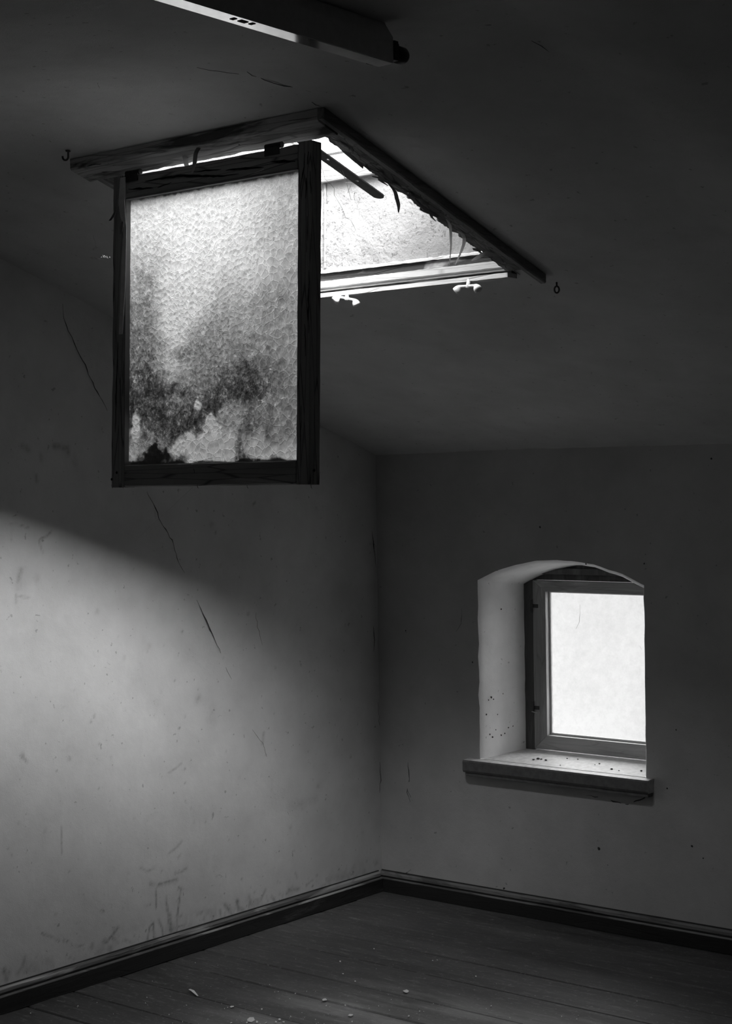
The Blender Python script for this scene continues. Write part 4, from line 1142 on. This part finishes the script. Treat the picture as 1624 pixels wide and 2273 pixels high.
web('cobweb', 'tangled cobweb strands round the stay bar in the skylight opening', [jag([Vector(sp(-2.33, 2.74, 0.03)), Vector(sp(-2.42, 2.95, 0.0)), Vector((-2.60, 3.20, 2.10)), Vector((-2.70, 3.21, 2.12))], 0.03, 0.008), jag([Vector(sp(-2.30, 2.75, 0.05)), Vector(sp(-2.34, 2.85, 0.02)), Vector((-2.52, 3.20, 2.13)), Vector((-2.42, 3.21, 2.12))], 0.03, 0.008), jag([Vector(sp(-2.30, 2.76, 0.05)), Vector(sp(-2.30, 2.78, 0.02)), Vector((-2.60, 3.20, 2.06)), Vector((-2.71, 3.20, 2.05))], 0.03, 0.009)], 0.0004)

# ------------------------------------------------------------------ paint chips on the floor
def chip(x, y, rx, ry, label=None, group=True):
    p = on_floor(x, y, 0.003)
    bm = bmesh.new(); k = random.randint(5, 7); a0 = random.uniform(0, 6.28)
    a_d = Vector((RT.x, RT.y, 0)).normalized(); b_d = Vector((FW.x, FW.y, 0)).normalized()
    lo, hi = [], []
    for t in range(k):
        a = a0+t*2*math.pi/k; q = a_d*(math.cos(a)*rx*random.uniform(0.7, 1.2))+b_d*(math.sin(a)*ry*random.uniform(0.7, 1.2))
        zz = random.uniform(0.0, 0.0025)
        lo.append(bm.verts.new((q.x, q.y, zz))); hi.append(bm.verts.new((q.x*0.96, q.y*0.96, zz+0.0009)))
    for t in range(k): bm.faces.new((lo[t], lo[(t+1) % k], hi[(t+1) % k], hi[t]))
    bm.faces.new(hi); bm.faces.new(lo[::-1])
    o = obj('paint_chip', bm, 'chip'); o.location = (p.x, p.y, 0.0012)
    tag(o, label or 'tiny white paint chip lying on the dark floorboards', 'debris', 'white paint chips scattered on the floor' if group else None)
    return o
big = [(720, 2219, 0.0085, 0.013, 'broad white paint chip near the bottom centre of the floor'), (901, 2200, 0.008, 0.014, 'rounded white paint chip farthest right of the larger chips'),
       (778, 2253, 0.007, 0.012, 'rounded white paint chip close to the bottom edge right of centre'), (556, 2263, 0.011, 0.020, 'largest flake of the white cluster at the bottom edge'),
       (514, 2234, 0.007, 0.009, 'white paint chip left of the bottom cluster of flakes')]
for x, y, a, b, l in big: chip(x, y, a, b, l, True)
# long sliver
p0, p1 = on_floor(421, 2196, 0.002), on_floor(439, 2211, 0.002)
bm = bmesh.new(); flow_ribbon(bm, [p0, p0.lerp(p1, 0.35)+Vector((0, 0, 0.003)), p1], [0.008, 0.0095, 0.004], (0, 0, 1), 0.001)
tag(obj('paint_sliver', bm, 'chip'), 'long white sliver of peeled paint lying alone on the floorboards', 'debris', 'white paint chips scattered on the floor')
small = [(498, 2239, 2), (505, 2236, 2), (414, 2231, 2.4), (755, 2134, 3.2), (761, 2161, 3), (788, 2178, 3.2), (598, 2186, 2), (655, 2205, 3), (724, 2232, 3.2), (766, 2231, 3), (732, 2234, 1.8), (643, 2217, 1.8), (688, 2221, 1.8),
         (581, 2240, 3.2), (620, 2263, 4.4), (612, 2268, 4), (629, 2268, 4), (173, 2233, 2), (68, 2248, 2.2), (513, 2270, 4), (536, 2268, 2.2), (728, 2251, 2.2), (645, 2256, 2), (570, 2268, 4), (548, 2270, 3.6), (590, 2270, 4),
         (960, 2132, 2.6), (970, 2131, 2.4), (864, 2242, 1.8), (931, 2244, 2.6), (940, 2245, 1.6), (907, 2255, 3.6), (929, 2263, 1.8), (781, 2267, 2.6), (967, 2257, 1.8), (1090, 2232, 2.4), (1079, 2239, 1.8), (1246, 2256, 2), (1283, 2254, 1.8), (1280, 2262, 2),
         (1056, 2167, 2.6), (1102, 2184, 1.8), (1413, 2222, 2), (830, 2106, 2), (1131, 2259, 1.5), (433, 2137, 1.8), (326, 2214, 1.4), (375, 2252, 1.6), (600, 2252, 2.2), (700, 2263, 2), (670, 2248, 1.6), (350, 2192, 1.2), (461, 2262, 1.6), (868, 2218, 1.4)]
for x, y, r in small: chip(x, y, r*0.00085, r*0.0016)
for _ in range(75):
    x = random.gauss(690, 220); y = 2273-abs(random.gauss(0, 55))
    if x < 120 or x > 1500: continue
    r = random.uniform(0.7, 1.6); chip(x, y, r*0.0008, r*0.0014)
